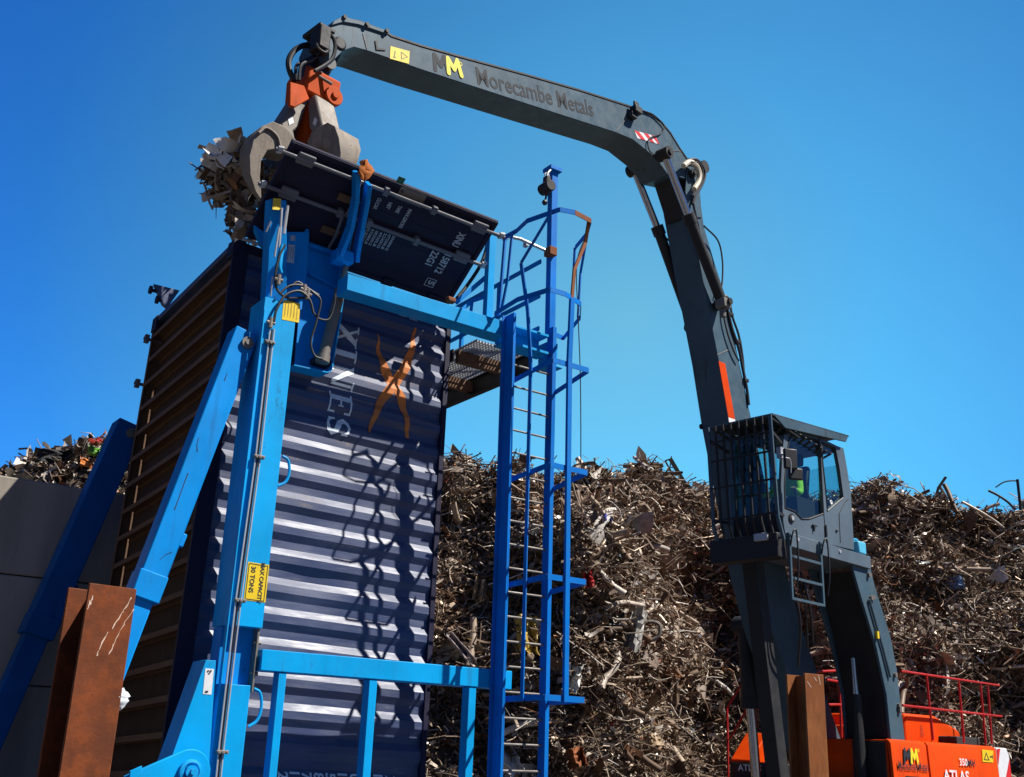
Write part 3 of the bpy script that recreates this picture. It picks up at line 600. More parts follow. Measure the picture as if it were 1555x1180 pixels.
# rams
def ram(name, top, bot, b, w_, foot, rodw, pins, collar, mt=None):
    mt = mt or m_blue2
    m = MB(); p, q = onb(top, b) + Tb * (w_ / 2), onb(bot, b) + Tb * (w_ / 2); d = (q - p).normalized()
    m.bar(p, q, w_, w_, Ta); r = m.build('ram_barrel', mt, tip, .012)
    m = MB(); m.bar(q - d * .20, q + d * .03, w_ + .018, w_ + .018, Ta); m.build('ram_collar', mt, r, .01)
    f = q + d * ((q.z - 0.15) / -d.z); m = MB(); m.bar(q, f, rodw, rodw, Ta); m.build('ram_rod', mt, r, .012)
    m = MB(); m.box(f, Ta * .25, Tb * .2, UP * .15); m.build('ram_foot', mt, r, .02)
    sx = (Ta - d * Ta.dot(d)).normalized()
    m = MB(); e = q - d * .55 + sx * (w_ / 2 + .02); m.box(e, sx * .03, Tb * .05, d * .06); m.build('ram_lug', mt, r, .01)
    m = MB(); m.cyl(p - Tb * (w_ / 2 + .03) + d * .12 + sx * .03, p + Tb * (w_ / 2 + .03) + d * .12 + sx * .03, .055, 14); m.cyl(p - Tb * (w_ / 2 + .045) + d * .12 + sx * .03, p - Tb * (w_ / 2 + .01) + d * .12 + sx * .03, .025, 10); m.build('ram_pin', m_steel, r)
    return r
rn = ram('near', (377, 502), (222, 905), 8.98, .225, None, .17, None, None)
for pts in (((302, 664), (299, 676), (300, 686)), ((286, 718), (279, 736), (272, 756), (265, 774)), ((345, 566), (341, 578)), ((262, 838), (252, 842), (243, 850))):
    q = [((onb(p, 8.978) - CO).dot(Ta), onb(p, 8.978).z) for p in pts]; m = MB(); m.flat(stroke2d(q, [random.uniform(.003, .008) for _ in q], False), onb(pts[0], 8.977) - Ta * q[0][0] - UP * q[0][1], Ta, UP); m.build('scuff', m_dark, rn, smooth=0)
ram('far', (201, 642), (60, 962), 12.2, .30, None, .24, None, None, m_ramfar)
# pivot tower and lug
m = MB(); m.prism([onb(p, 8.86) for p in ((313, 1002), (328, 1003), (316, 1190), (246, 1190))], Tb * .30); pt_ = m.build('pivot_tower', m_blue, tip, .004)
sticker('sticker', [(312, 1015), (325, 1016), (321, 1055), (308, 1054)], 8.857, m_white, pt_)
m = MB()
for (u0, v0, u1, v1) in ((.25, .06, .45, .12), (.55, .05, .75, .12), (.4, .16, .6, .2), (.25, .86, .6, .92)):
    P = [onb(p, 8.853) for p in ((312, 1015), (325, 1016), (321, 1055), (308, 1054))]; o, u, v = P[0], P[1] - P[0], P[3] - P[0]
    m.prism([o + u * u0 + v * v0, o + u * u1 + v * v0, o + u * u1 + v * v1, o + u * u0 + v * v1], -Tb * .001)
m.build('printing', m_ink, pt_)
cq = onb((288, 1172), 8.74); r_ = .168
arc = [cq + Ta * (r_ * math.cos(t)) + UP * (r_ * math.sin(t)) for t in np.linspace(R(112), R(-60), 16)]
tl = onb((190, 1179), 8.74)
m = MB(); m.prism([tl] + arc + [cq - UP * .5 + Ta * .1, cq - UP * .5 - Ta * .8, tl - UP * .4], Tb * .05); m.build('pivot_lug', m_blue, tip, .006)
m = MB(); m.ring(cq - Tb * .02, Tb, .075, .022); m.cyl(cq - Tb * .06, cq + Tb * .2, .05, 16); m.cyl(cq - Tb * .09, cq - Tb * .05, .022, 8); m.build('pivot_pin', m_blue, tip)
m = MB(); m.prism([onb(p, 8.70) for p in ((198, 1171), (216, 1163), (214, 1177), (196, 1190))], Tb * .03); m.build('lug_plate', m_blue, tip, .003)
# skid base the container and the frame stand on
m = MB(); m.frame_box(T, (2.3, 8.7, 0.02), (6.9, 8.95, .18)); m.frame_box(T, (2.3, 11.9, 0.02), (6.9, 12.2, .18)); m.frame_box(T, (3.1, 8.95, 0.02), (3.5, 11.9, .18)); m.frame_box(T, (5.4, 8.95, 0.02), (5.8, 11.9, .18)); m.build('base_skid', m_blue2, tip, .01)
m = MB(); m.frame_box(T, (3.2, 9.26, .182), (6.0, 11.9, .235)); m.build('cradle_floor', m_blue2, tip, .01)
m = MB(); m.frame_box(T, (3.5, 12.1, .182), (3.75, 12.35, 5.6)); m.build('rear_mast', m_blue2, tip, .01)

# orange rag caught on the door arm, white rag on the column
def rag(name, label, cat, ctr, mat, s, seed):
    rr = random.Random(seed); m = MB(); nu, nv = 10, 12; vs = []
    for j in range(nv + 1):
        for i in range(nu):
            th = 2 * math.pi * i / nu; v = j / nv; r = s * (.30 + .22 * math.sin(3 * th + 5 * v) + rr.uniform(-.1, .1)) * (0.35 + 1.3 * math.sin(math.pi * min(1, v * .9 + .08)))
            vs.append(ctr + Ta * (r * math.cos(th)) + Tb * (r * .6 * math.sin(th)) + UP * (s * (1 - 2 * v) + rr.uniform(-.06, .06) * s))
    fs = [(j * nu + i, j * nu + (i + 1) % nu, (j + 1) * nu + (i + 1) % nu, (j + 1) * nu + i) for j in range(nv) for i in range(nu)] + [tuple(range(nu)), tuple(range(nv * nu, nv * nu + nu))]
    o = m.add(vs, fs).build(name, mat, None, smooth=50); return tag(o, label, cat)
rag('orange_rag', 'torn orange rag caught on top of the blue door arm', 'rag', hit((554, 259), Dn, Dn.dot(DO) + .14), m_wood, .115, 3)

# ================================================================== caged ladder
lad = thing('caged_ladder', 'tall blue access ladder with a safety cage, rising to the tipper platform beside the container', 'ladder', T(6.5, 8.9, 0), RT)
al0, al1 = 6.20, 6.775
m = MB(); p, q = T(6.17, 8.785, 0), T(6.12, 8.785, 6.05)
m.bar(p + Tb * .0, q + Tb * .0, .02, .165, Ta); m.bar(p - Ta * .03 + Tb * .074, q - Ta * .03 + Tb * .074, .04, .014, Ta); m.bar(p + Ta * .017 - Tb * .074, q + Ta * .017 - Tb * .074, .014, .014, Ta); m.build('stile', m_ladder, lad, .003)
m = MB(); p, q = T(6.80, 8.9, 0), T(6.775, 8.9, 6.1)
m.bar(p, q, .05, .11, Ta); m.build('stile', m_ladder, lad, .003)
zr = TP((790, 1171), 8.9)[1]; z = zr - 6 * .2415
while z < 5.95:
    m = MB(); m.cyl(T(6.25, 8.9, z), T(6.78, 8.9, z), .0115, 8); m.build('rung', m_steel, lad); z += .2415
def hoop(z, pts, name='hoop', hgt=.055, mats=m_ladder):
    m = MB()
    for i in range(len(pts) - 1):
        p, q = T(*pts[i], z), T(*pts[i + 1], z); d = (q - p).normalized(); n = d.cross(UP)
        m.prism([p - UP * hgt / 2, q - UP * hgt / 2, q + UP * hgt / 2, p + UP * hgt / 2], n * .009)
    return m.build(name, mats, lad)
for z, rot_ in ((2.09, 0), (3.18, 0), (4.26, 0), (5.34, 0)): hoop(z, [(6.24, 8.85), (6.16, 8.07), (6.62, 8.07), (6.80, 8.85)])
zt_ = 7.0
hoop(zt_, [(6.09, 8.9), (6.10, 8.69), (6.05, 8.43), (6.16, 8.01), (6.32, 7.96)], 'top_hoop'); hoop(zt_, [(6.32, 7.96), (6.57, 8.0)], 'top_hoop', mats=m_rusty); hoop(zt_, [(6.57, 8.0), (6.71, 8.22), (6.84, 8.6)], 'top_hoop')
hoop(6.06, [(6.0, 8.9), (5.96, 8.43), (6.06, 8.01), (6.25, 8.0), (6.53, 8.1), (6.75, 8.38), (6.99, 8.97), (6.77, 8.93)], 'platform_hoop')
def strip(pts, w_=.05, d_=.012, ax=None, mat=m_ladder):
    m = MB()
    for i in range(len(pts) - 1): m.bar(pts[i], pts[i + 1], w_, d_, ax or Ta)
    return m.build('cage_strip', mat, lad)
strip([T(6.165, 8.42, 2.06), T(6.16, 8.44, 5.4), T(6.12, 8.47, 6.0), T(6.00, 8.45, 6.5), T(6.12, 8.10, 7.0)], .05, .012, Tb)
strip([T(6.39, 8.055, 2.06), T(6.37, 8.055, 4.3), T(6.36, 8.055, 5.4), T(6.36, 8.03, 6.06)], .05, .035, Ta)
strip([T(6.36, 8.03, 6.06), T(6.40, 8.05, 6.4), T(6.60, 8.12, 6.8), T(6.56, 8.02, 7.0)], .035, .02, Ta, m_rusty)
strip([T(6.01, 8.8, 6.06), T(6.02, 8.72, 6.4), T(6.08, 8.75, 7.0)], .04, .012, Tb)
strip([T(6.05, 8.9, 6.06), T(6.09, 8.9, 7.0)], .04, .02, Tb)
strip([T(6.82, 8.62, 6.06), T(6.84, 8.6, 7.0)], .035, .012, Tb)
strip([T(6.74, 8.4, 6.06), T(6.78, 8.42, 6.6), T(6.71, 8.22, 7.0)], .03, .012, Tb)
# davit post standing at the ladder head
dav = MB(); p, q = onb((835, 512), 8.97), onb((840, 262), 8.97); dav.bar(p, q, .085, .085, Ta); dv = dav.build('davit_post', m_ladder, lad, .004)
m = MB(); m.box(q + UP * .02 - Ta * .01, Ta * .085, Tb * .08, UP * .025); m.build('davit_cap', m_ladder, dv, .004)
m = MB(); q2 = onb((836, 383), 8.92); m.box(q2, Ta * .05, Tb * .06, UP * .05); m.build('post_collar', m_rusty, dv, .004)
# hoist hanging from it
hq = onb((830, 285), 8.90)
hoi = thing('chain_hoist', 'small grey hoist block hanging from the top of the blue davit post', 'hoist', hq)
m = MB(); m.ball(hq, .10, .60, .75, 1.15, 8); m.cyl(hq - Tb * .09, hq + Tb * .09, .07, 12); m.box(hq + UP * .10, Ta * .03, Tb * .04, UP * .04); m.build('hoist_body', m_greyd, hoi, .008)
m = MB(); m.tube(crom([hq + UP * .13, hq + UP * .2 + Ta * .015, hq + UP * .25 + Ta * .05], 4), .013, 8); m.ring(hq + UP * .16, Tb, .03, .008, 12); m.build('hook', m_galv, hoi)
m = MB(); m.ball(hq - UP * .20 - Ta * .02, .035, n=8); m.cyl(hq - UP * .10, hq - UP * .2 - Ta * .02, .012, 8); m.build('chain_end', m_black, hoi)
m = MB(); m.tube(crom([onb(p, 8.2) for p in ((892, 351), (876, 400), (878, 480), (881, 560), (882, 640), (882, 702))], 5), .0055, 6)
tag(m.build('rope', m_greyd), 'thin dark rope hanging down the right side of the ladder cage', 'rope')
# ================================================================== material handler
hd = thing('material_handler', 'tall grey and orange scrap handling crane with a raised caged cab and long lettered stick', 'crane', K(-5, 0, 0), RK)
SB = 0.28
def kp(pts, s): return [onK(p, s) for p in pts]
def Kuz(lst, s): return [K(u, s, z) for u, z in lst]
def kuz(p, s): q = onK(p, s) - KE; return q.dot(Kh), q.z
# stick
st_up = [(491, 61), (497, 47), (506, 35), (522, 30), (545, 34), (586, 50), (594, 56), (640, 71), (708, 90), (800, 115), (880, 138), (961, 164), (988, 174), (1004, 186), (1018, 203), (1032, 226), (1050, 252)]
st_lo = [(1052, 264), (1044, 272), (1014, 265), (1000, 246), (988, 234), (961, 212), (934, 201), (800, 158), (640, 106), (557, 77), (538, 72), (522, 77), (507, 92), (494, 95)]
m = MB(); m.prism(kp(st_up + st_lo, SB), Kn * (-2 * SB)); stick = m.build('stick', m_grey, hd, .012, smooth=40)
m = MB(); P = kp(st_up[3:], SB)
for i in range(len(P) - 1): m.prism([P[i] + Kn * .012, P[i + 1] + Kn * .012, P[i + 1] + Kn * .012 + UP * .028, P[i] + Kn * .012 + UP * .028], Kn * (-2 * SB - .024))
m.build('stick_edge', m_greyd, stick)
m = MB(); m.prism(kp([(504, 38), (508, 31), (520, 25), (530, 27), (588, 46), (590, 52), (545, 37), (522, 33)], SB + .03), Kn * (-2 * SB - .06)); hood = m.build('stick_hood', m_grey, stick, .006)
for p in ((522, 27), (556, 38), (586, 48)):
    m = MB(); q = onK(p, SB + .02); m.cyl(q - Kn * .03, q + Kn * .04, .03, 8); m.build('bolt', m_greyd, hood)
# welds
for (p, q) in (((551, 51), (557, 74)), ((957, 172), (936, 199)), ((1018, 228), (1034, 230))):
    m = MB(); a, b = onK(p, SB + .003), onK(q, SB + .003); m.cyl(a, b, .007, 6); m.build('weld', m_steel, stick)
def kdecal(name, geo, o, ux, uy, mat, parent, lift=.004): m = MB(); m.flat(geo, o + Kn * lift, ux, uy); return m.build(name, mat, parent, smooth=0)
def kframe(p, q, s):   # direction of writing between two photo points on a side face
    a, b = onK(p, s), onK(q, s); x = (b - a).normalized(); return a, x, Kn.cross(x), (b - a).length
def Mmark(sz, w_): return merge2d([stroke2d([(0, 0), (.12 * sz, .84 * sz)], w_ * sz), stroke2d([(.12 * sz, .84 * sz), (.46 * sz, .28 * sz)], w_ * sz), stroke2d([(.46 * sz, .28 * sz), (.80 * sz, .84 * sz)], w_ * sz), stroke2d([(.80 * sz, .84 * sz), (.92 * sz, 0)], w_ * sz)])
o, x, y, L_ = kframe((659, 107), (719, 121), SB)
kdecal('emblem', Mmark(.27, .27), o + x * .03 + y * .02, x, y, m_letter, stick)
kdecal('emblem', Mmark(.27, .27), o + x * .28 + y * .012, x, y, m_yel2, stick, .010)
kdecal('emblem', stroke2d([(.025 * math.cos(t), .025 * math.sin(t)) for t in np.linspace(0, 6.28, 14)], .012, False), o + x * .56 + y * .20, x, y, m_yel2, stick)
o, x, y, L_ = kframe((724, 127), (902, 177), SB)
g = text2d('Morecambe Metals', 1.0, .014); gw = max(v[0] for v in g[0]); sc = L_ / gw
kdecal('lettering', ([(a * sc, b * sc * 1.12) for a, b in g[0]], g[1]), o, x, y, m_letter, stick)
o = kp([(593, 70), (622, 78), (621, 97), (592, 89)], SB + .003)
m = MB(); m.prism(o, Kn * .002); ys = m.build('warning_sticker', m_yel, stick)
m = MB(); ux, uy = o[1] - o[0], o[3] - o[0]; b0 = o[0] + Kn * .004
m.flat(stroke2d([(.55, .25), (.9, .5), (.6, .8), (.55, .25)], .04, False), b0, ux, uy); m.flat(stroke2d([(.25, .3), (.22, .7)], .05, False), b0, ux, uy); m.flat(stroke2d([(.2, .78), (.25, .82)], .09), b0, ux, uy); m.build('printing', m_ink, ys)
m = MB(); m.prism(kp([(569, 62), (572, 62), (573, 73), (585, 75), (585, 77), (571, 76)], SB + .002), Kn * .012); m.build('step_bracket', m_greyd, stick)
o = kp([(963, 198), (996, 207), (1001, 219), (968, 210)], SB + .003)
m = MB(); m.prism(o, Kn * .002); rw = m.build('chevron_strip', m_white, stick)
ux, uy = o[1] - o[0], o[3] - o[0]
for f in (0.0, .42, .78):
    m = MB(); b0 = o[0] + Kn * .004; m.prism([b0 + ux * f, b0 + ux * min(1, f + .2), b0 + ux * min(1, f + .36) + uy, b0 + ux * min(1, f + .16) + uy], Kn * .001); m.build('chevron', m_redst, rw)
# work lamp on the stick
m = MB(); q = onK((966, 168), SB + .10); m.box(q, Kh * .09, Kn * .07, UP * .06); q2 = onK((960, 176), SB + .06); m.box(q2, Kh * .07, Kn * .06, UP * .05); m.cyl(q2, q + UP * .06, .02, 8); m.box(q + UP * .12, Kh * .06, Kn * .02, UP * .05); m.build('work_lamp', m_black, stick, .01)
def khose(pts, s, r, parent=None, mat=None): m = MB(); m.tube(crom(kp(pts, s), 6), r, 8); return m.build('hose', mat or m_black, parent or hd)
khose([(970, 166), (990, 173), (1003, 184), (1009, 193), (1003, 203), (990, 208), (984, 215), (986, 228), (996, 238)], SB + .03, .012, stick)
# boom
boom_l = [(1042, 292)] + [(1067, 424), (1091, 546), (1106, 639)]
boom_r = [(1062, 290), (1069, 343), (1085, 398), (1103, 453), (1122, 547), (1140, 631)]
left = [kuz(p, SB) for p in boom_l] + [(-1.36, 5.75), (-1.69, 4.58), (-2.06, 3.71), (-3.28, 1.75)]
right = [kuz(p, SB) for p in boom_r] + [(-2.15, 5.9), (-2.60, 4.75), (-3.0, 3.85), (-4.2, 1.9)]
m = MB(); m.prism(Kuz(left + right[::-1], SB), Kn * (-2 * SB)); boom = m.build('boom', m_grey, hd, .012, smooth=40)
m = MB()
P = Kuz(left[:6], SB + .012)
m.cyl(K(*((left[3][0], -SB - .02, left[3][1]))), K(left[3][0], -SB + .01, left[3][1]), .05, 8)
m.build('boom_boss', m_greyd, boom)
m = MB(); m.prism(kp([(1091, 548), (1101, 552), (1116, 637), (1106, 634)], SB + .003), Kn * .003); m.build('orange_stripe', m_orange, boom)
m = MB(); m.prism(kp([(1106, 634), (1116, 637), (1117, 642), (1107, 641)], SB + .003), Kn * .003); m.build('white_stripe', m_white, boom)
m = MB(); m.cyl(onK((1089, 539), SB + .003), onK((1107, 531), SB + .003), .008, 6); m.build('weld', m_steel, boom)
# elbow pin, bosses, hose loop
pin = onK((1049, 262), 0)
m = MB(); m.cyl(pin - Kn * .33, pin + Kn * .33, .12, 18); m.build('elbow_pin', m_greyd, hd)
m = MB(); m.prism(kp([(1020, 268), (1034, 254), (1054, 254), (1064, 300), (1066, 330), (1040, 330)], .2), Kn * -.4); m.build('boom_head', m_greyd, hd, .01)
m = MB(); m.prism(kp([(1044, 252), (1056, 254), (1063, 290), (1066, 330), (1046, 330), (1041, 290)], .305), Kn * -.025); m.build('boom_cheek', m_grey, hd, .006)
m = MB(); m.tube(crom(kp([(1038, 252), (1047, 246), (1057, 252), (1062, 264), (1061, 276), (1054, 287)], SB + .12), 4), [.05] * 21, 8); m.build('cast_guard', plain('pale cast guard', (.62, .55, .42), .6), hd)
m = MB(); q = onK((1051, 264), SB + .06); m.cyl(q - Kn * .1, q + Kn * .05, .075, 14); m.cyl(q + Kn * .05, q + Kn * .08, .04, 8); m.build('pin_cap', m_greyd, hd)
khose([(1046, 243), (1058, 243), (1068, 255), (1070, 268), (1064, 284), (1056, 296), (1052, 310)], SB + .08, .03)
khose([(1048, 246), (1061, 248), (1067, 262), (1063, 280), (1053, 298)], SB + .15, .02)
khose([(1052, 302), (1058, 330), (1066, 365), (1076, 400), (1086, 430)], SB + .04, .012, boom)
khose([(1069, 343), (1090, 365), (1097, 395), (1097, 425), (1095, 440)], SB + .12, .016, boom)
khose([(1101, 452), (1106, 475), (1112, 500), (1122, 530), (1128, 560), (1134, 590), (1137, 615)], SB + .02, .028, boom)
khose([(1108, 455), (1112, 480), (1122, 510), (1128, 545), (1130, 575), (1132, 590)], SB - .08, .022, boom)
khose([(1098, 462), (1100, 485), (1106, 510), (1115, 535), (1122, 548)], SB + .05, .016, boom)
for p in ((1131, 578), (1120, 520), (1108, 478)):
    m = MB(); q = onK(p, SB); m.box(q, Kh * .06, Kn * .05, UP * .03); m.build('hose_clamp', m_greyd, boom, .005)
def cylinder(name, eye, gl, end, s, rr, rb):
    m = MB(); e, g_, b = onK(eye, s), onK(gl, s), onK(end, s); d = (b - e).normalized()
    m.cyl(g_, b, rb, 18); m.cyl(g_ - d * .06, g_ + d * .12, rb * 1.22, 18); o = m.build(name, m_greyd, hd)
    m = MB(); m.cyl(e, g_, rr, 14); m.build('piston_rod', m_chrome, o)
    m = MB(); m.cyl(e - Kn * .12, e + Kn * .12, rb * 1.15, 16); m.cyl(e - Kn * .15, e + Kn * .15, .05, 12); m.build('eye', m_greyd, o)
    m = MB(); m.cyl(b - Kn * .12, b + Kn * .12, rb * 1.1, 16); m.cyl(b - Kn * .16, b + Kn * .18, .06, 12); m.build('eye', m_greyd, o)
    return o
cylinder('stick_cylinder', (1009, 234), (1046, 330), (1097, 461), SB + .16, .065, .095)
cylinder('stick_cylinder', (963, 258), (999, 348), (1052, 496), -SB - .16, .065, .095)
m = MB(); q = onK((1098, 462), SB + .2); m.box(q, Kh * .1, Kn * .1, UP * .08); m.box(q + UP * .12 - Kh * .05, Kh * .05, Kn * .05, UP * .06); m.cyl(q - UP * .1, q - UP * .25, .05, 10); m.build('valve_block', m_steel, hd, .012)
khose([(1008, 358), (1016, 366), (1024, 378), (1030, 384)], -SB - .05, .014)
# boom cylinder in front of the boom foot
m = MB(); e0, e1, e2 = onK((1133, 950), -.62), onK((1140, 1075), -.62), onK((1150, 1200), -.62)
m.cyl(e0, e1, .15, 18); m.cyl(e1 - UP * .02, e1 + UP * .14, .175, 18); bc = m.build('boom_cylinder', m_greyd, hd)
m = MB(); m.cyl(e1, e2 + (e2 - e1) * .5, .085, 16); m.build('piston_rod', m_chrome, bc)
m = MB(); m.cyl(e0 - Kn * .2, e0 + Kn * .4, .17, 16); m.build('eye', m_greyd, bc)
# cab carrier: platform, arm, link
S0, S1 = .42, 1.42
UF, UR, ZF, ZR = -.78, -2.80, 5.07, 6.86
m = MB(); m.frame_box(K, (-3.35, S0, ZF - .25), (UF + .05, S1 + .06, ZF - .03)); cp = m.build('cab_platform', m_cab, hd, .012)
m = MB(); m.frame_box(K, (UF + .06, S0 - .25, ZF - .45), (UF + .32, S1 + .02, ZF - .06)); m.build('platform_nose', m_greyd, cp, .02)
m = MB(); q = K(UF + .33, S1 - .25, ZF - .12); m.box(q, Kh * .05, Kn * .12, UP * .06); m.build('work_lamp', m_galv, cp, .012)
for (u_) in (-1.0, -2.3):
    m = MB(); m.cyl(K(u_, S1 + .055, ZF - .1), K(u_, S1 + .075, ZF - .1), .03, 10); m.build('bolt', m_galv, cp)
arm = [(-3.30, ZF - .03), (-3.42, 4.9), (-3.55, 4.55), (-3.98, 3.75), (-4.12, 3.2), (-4.22, 2.0), (-3.72, 2.0), (-3.68, 2.75), (-3.45, 3.5), (-3.02, 4.35), (-2.80, ZF - .26)]
m = MB(); m.prism(Kuz(arm, S1), Kn * -.05); m.prism(Kuz(arm, .62), Kn * -.05); m.prism(Kuz([(-3.0, ZF - .3), (-3.1, 4.6), (-3.50, 3.6), (-3.72, 2.75), (-3.76, 1.5), (-4.1, 1.5), (-3.9, 3.3), (-3.4, 4.4), (-3.3, ZF - .3)], S1 - .052), Kn * -.02); ca = m.build('cab_arm', m_grey, hd, .008)
m = MB(); m.prism(Kuz([(-3.0, ZF - .3), (-3.1, 4.6), (-3.50, 3.6), (-3.72, 2.75), (-3.76, 1.5), (-4.1, 1.5), (-3.9, 3.3), (-3.4, 4.4), (-3.3, ZF - .3)], S1 - .075), Kn * -.72); m.build('arm_web', m_greyd, ca, .008)  # darker than the arm plates: underside shade painted in with the dark grey
for (u_, z_) in ((-3.32, 4.72), (-3.42, 4.35), (-3.34, 4.33), (-4.0, 3.1), (-4.05, 2.6), (-4.06, 2.52)):
    m = MB(); m.cyl(K(u_, S1, z_), K(u_, S1 + .05, z_), .04, 10); m.build('bolt', m_steel, ca)
m = MB(); m.tube([K(-3.25, S1 + .03, 4.3), K(-3.62, S1 + .03, 3.5), K(-3.80, S1 + .03, 3.05)], .022, 8); m.build('pipe', m_grey, ca)
m = MB(); m.box(K(-3.45, S1 + .03, 3.72), Kh * .03, Kn * .02, UP * .06); m.build('tag', m_yel, ca)
m = MB(); m.tube([K(-3.42, 1.0, 2.75), K(-3.44, 1.0, 1.2)], .09, 12); m.build('arm_cylinder', m_greyd, ca)
m = MB(); m.tube([K(-3.40, 1.0, 3.35), K(-3.42, 1.0, 2.751)], .045, 12); m.build('arm_piston_rod', m_chrome, ca)
m = MB(); m.bar(K(-1.22, .48, ZF - .26), K(-1.75, .48, 1.2), .26, .26, Kh); m.build('cab_link', m_greyd, hd, .01)
for a_, b_ in (((-1.7, 1.0, 4.6), (-2.1, .9, 3.4)), ((-1.75, 1.05, 4.6), (-2.2, .95, 3.5)), ((-1.6, .95, 4.5), (-1.95, .8, 3.1))):
    m = MB(); m.tube(crom([K(*a_), K(a_[0] - .1, a_[1] + .08, (a_[2] + b_[2]) / 2), K(*b_)], 5), .02, 6); m.build('hose', m_black, hd)
# ladder below the platform
sl_ = S1 + .10; la = thing_ = None
lu0, lu1 = kuz((1199, 830), sl_)[0], kuz((1246, 840), sl_)[0]
m = MB(); m.bar(K(lu0, sl_, ZF - .05), K(lu0, sl_, 3.98), .05, .04, Kh); cl = m.build('cab_ladder', m_grey, hd, .004)
m = MB(); m.bar(K(lu1, sl_, ZF - .05), K(lu1, sl_, 3.98), .05, .04, Kh); m.build('ladder_side', m_grey, cl, .004)
for z_ in (4.0, 4.32, 4.66): 
    m = MB(); m.bar(K(lu0 - .026, sl_, z_), K(lu1 + .026, sl_, z_), .04, .035, UP); m.build('rung', m_grey, cl)
for u_ in (lu0 - .1, lu1 - .1): 
    m = MB(); m.tube(crom([K(u_, sl_ + .03, ZF - .9), K(u_, sl_ + .08, ZF - .6), K(u_, sl_ + .08, ZF - .1), K(u_ + .05, sl_ + .08, ZF + .0), K(u_ + .10, sl_ + .06, ZF - .08), K(u_ + .1, sl_ + .02, ZF - .25)], 4), .014, 8); m.build('hand_grip', m_black, cl)
# ------------------------------------------------ cab shell
cab = MB()
def sp(pts, s=S1): return [kuz(p, s) for p in pts]
outer = sp([(1186, 737), (1188, 690), (1191, 660), (1203, 655), (1222, 656), (1242, 663), (1271, 677), (1281, 681), (1287, 715), (1292, 748), (1297, 835), (1193, 812), (1190, 795)])
win1 = sp([(1199, 664), (1215, 662), (1243, 669), (1246, 700), (1250, 780), (1228, 788), (1217, 788), (1207, 777), (1192, 771), (1191, 737), (1194, 690)])
win2 = sp([(1248, 672), (1268, 680), (1274, 712), (1280, 756), (1256, 776), (1253, 737), (1249, 700)])
def sidepanel(s, name, mat):
    g = shape2d([outer, win1, win2], .05); m = MB(); m.add([K(x, s - .025 + z, y) for x, y, z in g[0]], g[1]); return m.build(name, mat, hd, .008)
shell = sidepanel(S1, 'cab_side', m_cab); shell2 = sidepanel(S0 + .05, 'cab_side', m_cab)
uF, uR, zT = outer[0][0], outer[9][0], 6.86
m = MB(); roofl = outer[2:8]; m.prism(Kuz(roofl + [(u, z - .05) for u, z in roofl[::-1]], S1 - .05), Kn * -(S1 - S0 - .10)); m.build('cab_roof', m_cab, hd, .006)
m = MB(); m.frame_box(K, (outer[10][0], S0 + .051, ZF + .02), (outer[10][0] + .05, S1 - .051, ZF + .95)); m.build('cab_rear', m_cab, hd, .006)
m = MB(); m.frame_box(K, (outer[10][0], S0 + .051, ZF - .02), (outer[11][0], S1 - .051, ZF + .04)); m.build('cab_floor', m_dark, hd, .004)
m = MB(); m.frame_box(K, (outer[11][0] - .04, S0 + .051, ZF + .04), (outer[11][0], S1 - .051, ZF + .30)); m.build('cab_front_sill', m_greyd, hd, .004)
for nm, wn in (('door_window', win1), ('rear_side_window', win2)):
    for s in (S1 - .03, S0 + .055):
        m = MB(); m.prism(Kuz(wn, s), Kn * -.006); m.build(nm, m_glass, hd, smooth=0)
m = MB(); m.frame_box(K, (uF - .03, S0 + .06, ZF + .31), (uF - .024, S1 - .06, zT - .13)); m.build('windscreen', m_glass, hd, smooth=0)
m = MB(); m.frame_box(K, (outer[9][0] + .05, S0 + .06, ZF + .96), (outer[9][0] + .056, S1 - .06, zT - .25)); m.build('rear_window', m_glass, hd, smooth=0)
m = MB(); b_ = Kuz(win1, S1 + .002)
m.tube(b_, .014, 6, True); m.build('window_seal', m_black, shell)
m = MB(); m.tube(Kuz(win2, S1 + .002), .014, 6, True); m.build('window_seal', m_black, shell)
m = MB(); m.cyl(onK((1251, 782), S1 + .001), onK((1255, 824), S1 + .001), .008, 6); m.cyl(onK((1244, 664), S1 + .001), onK((1251, 782), S1 + .001), .010, 6); m.tube(kp([(1276, 824), (1274, 780), (1283, 762), (1288, 758)], S1 + .001), .008, 6); m.build('door_gap', m_black, shell)
for p in ((1254, 806), (1247, 684)):
    m = MB(); q = onK(p, S1 + .01); m.box(q, Kh * .02, Kn * .02, UP * .10); m.build('hinge', m_black, shell, .005)
m = MB(); q = onK((1202, 787), S1 + .01); m.cyl(q - Kn * .02, q + Kn * .012, .075, 18); m.build('door_lock', m_greyd, shell)
m = MB(); m.cyl(q + Kn * .012, q + Kn * .03, .04, 14); m.build('door_lock_knob', m_galv, shell)
m = MB(); q = onK((1237, 798), S1 + .02); m.box(q, Kh * .07, Kn * .012, UP * .010); m.box(q - UP * .05 + Kh * .02, Kh * .012, Kn * .012, UP * .05); m.build('door_handle', m_greyd, shell, .004)
m = MB(); q = onK((1271, 806), S1 + .012); m.box(q, Kh * .03, Kn * .01, UP * .012); m.build('latch', m_black, shell, .003)
m = MB(); q = onK((1262, 763), S1 - .024); m.ring(q, Kn, .03, .012, 14); m.cyl(q, q + Kn * .004, .035, 14); m.build('round_sticker', m_white, hd)
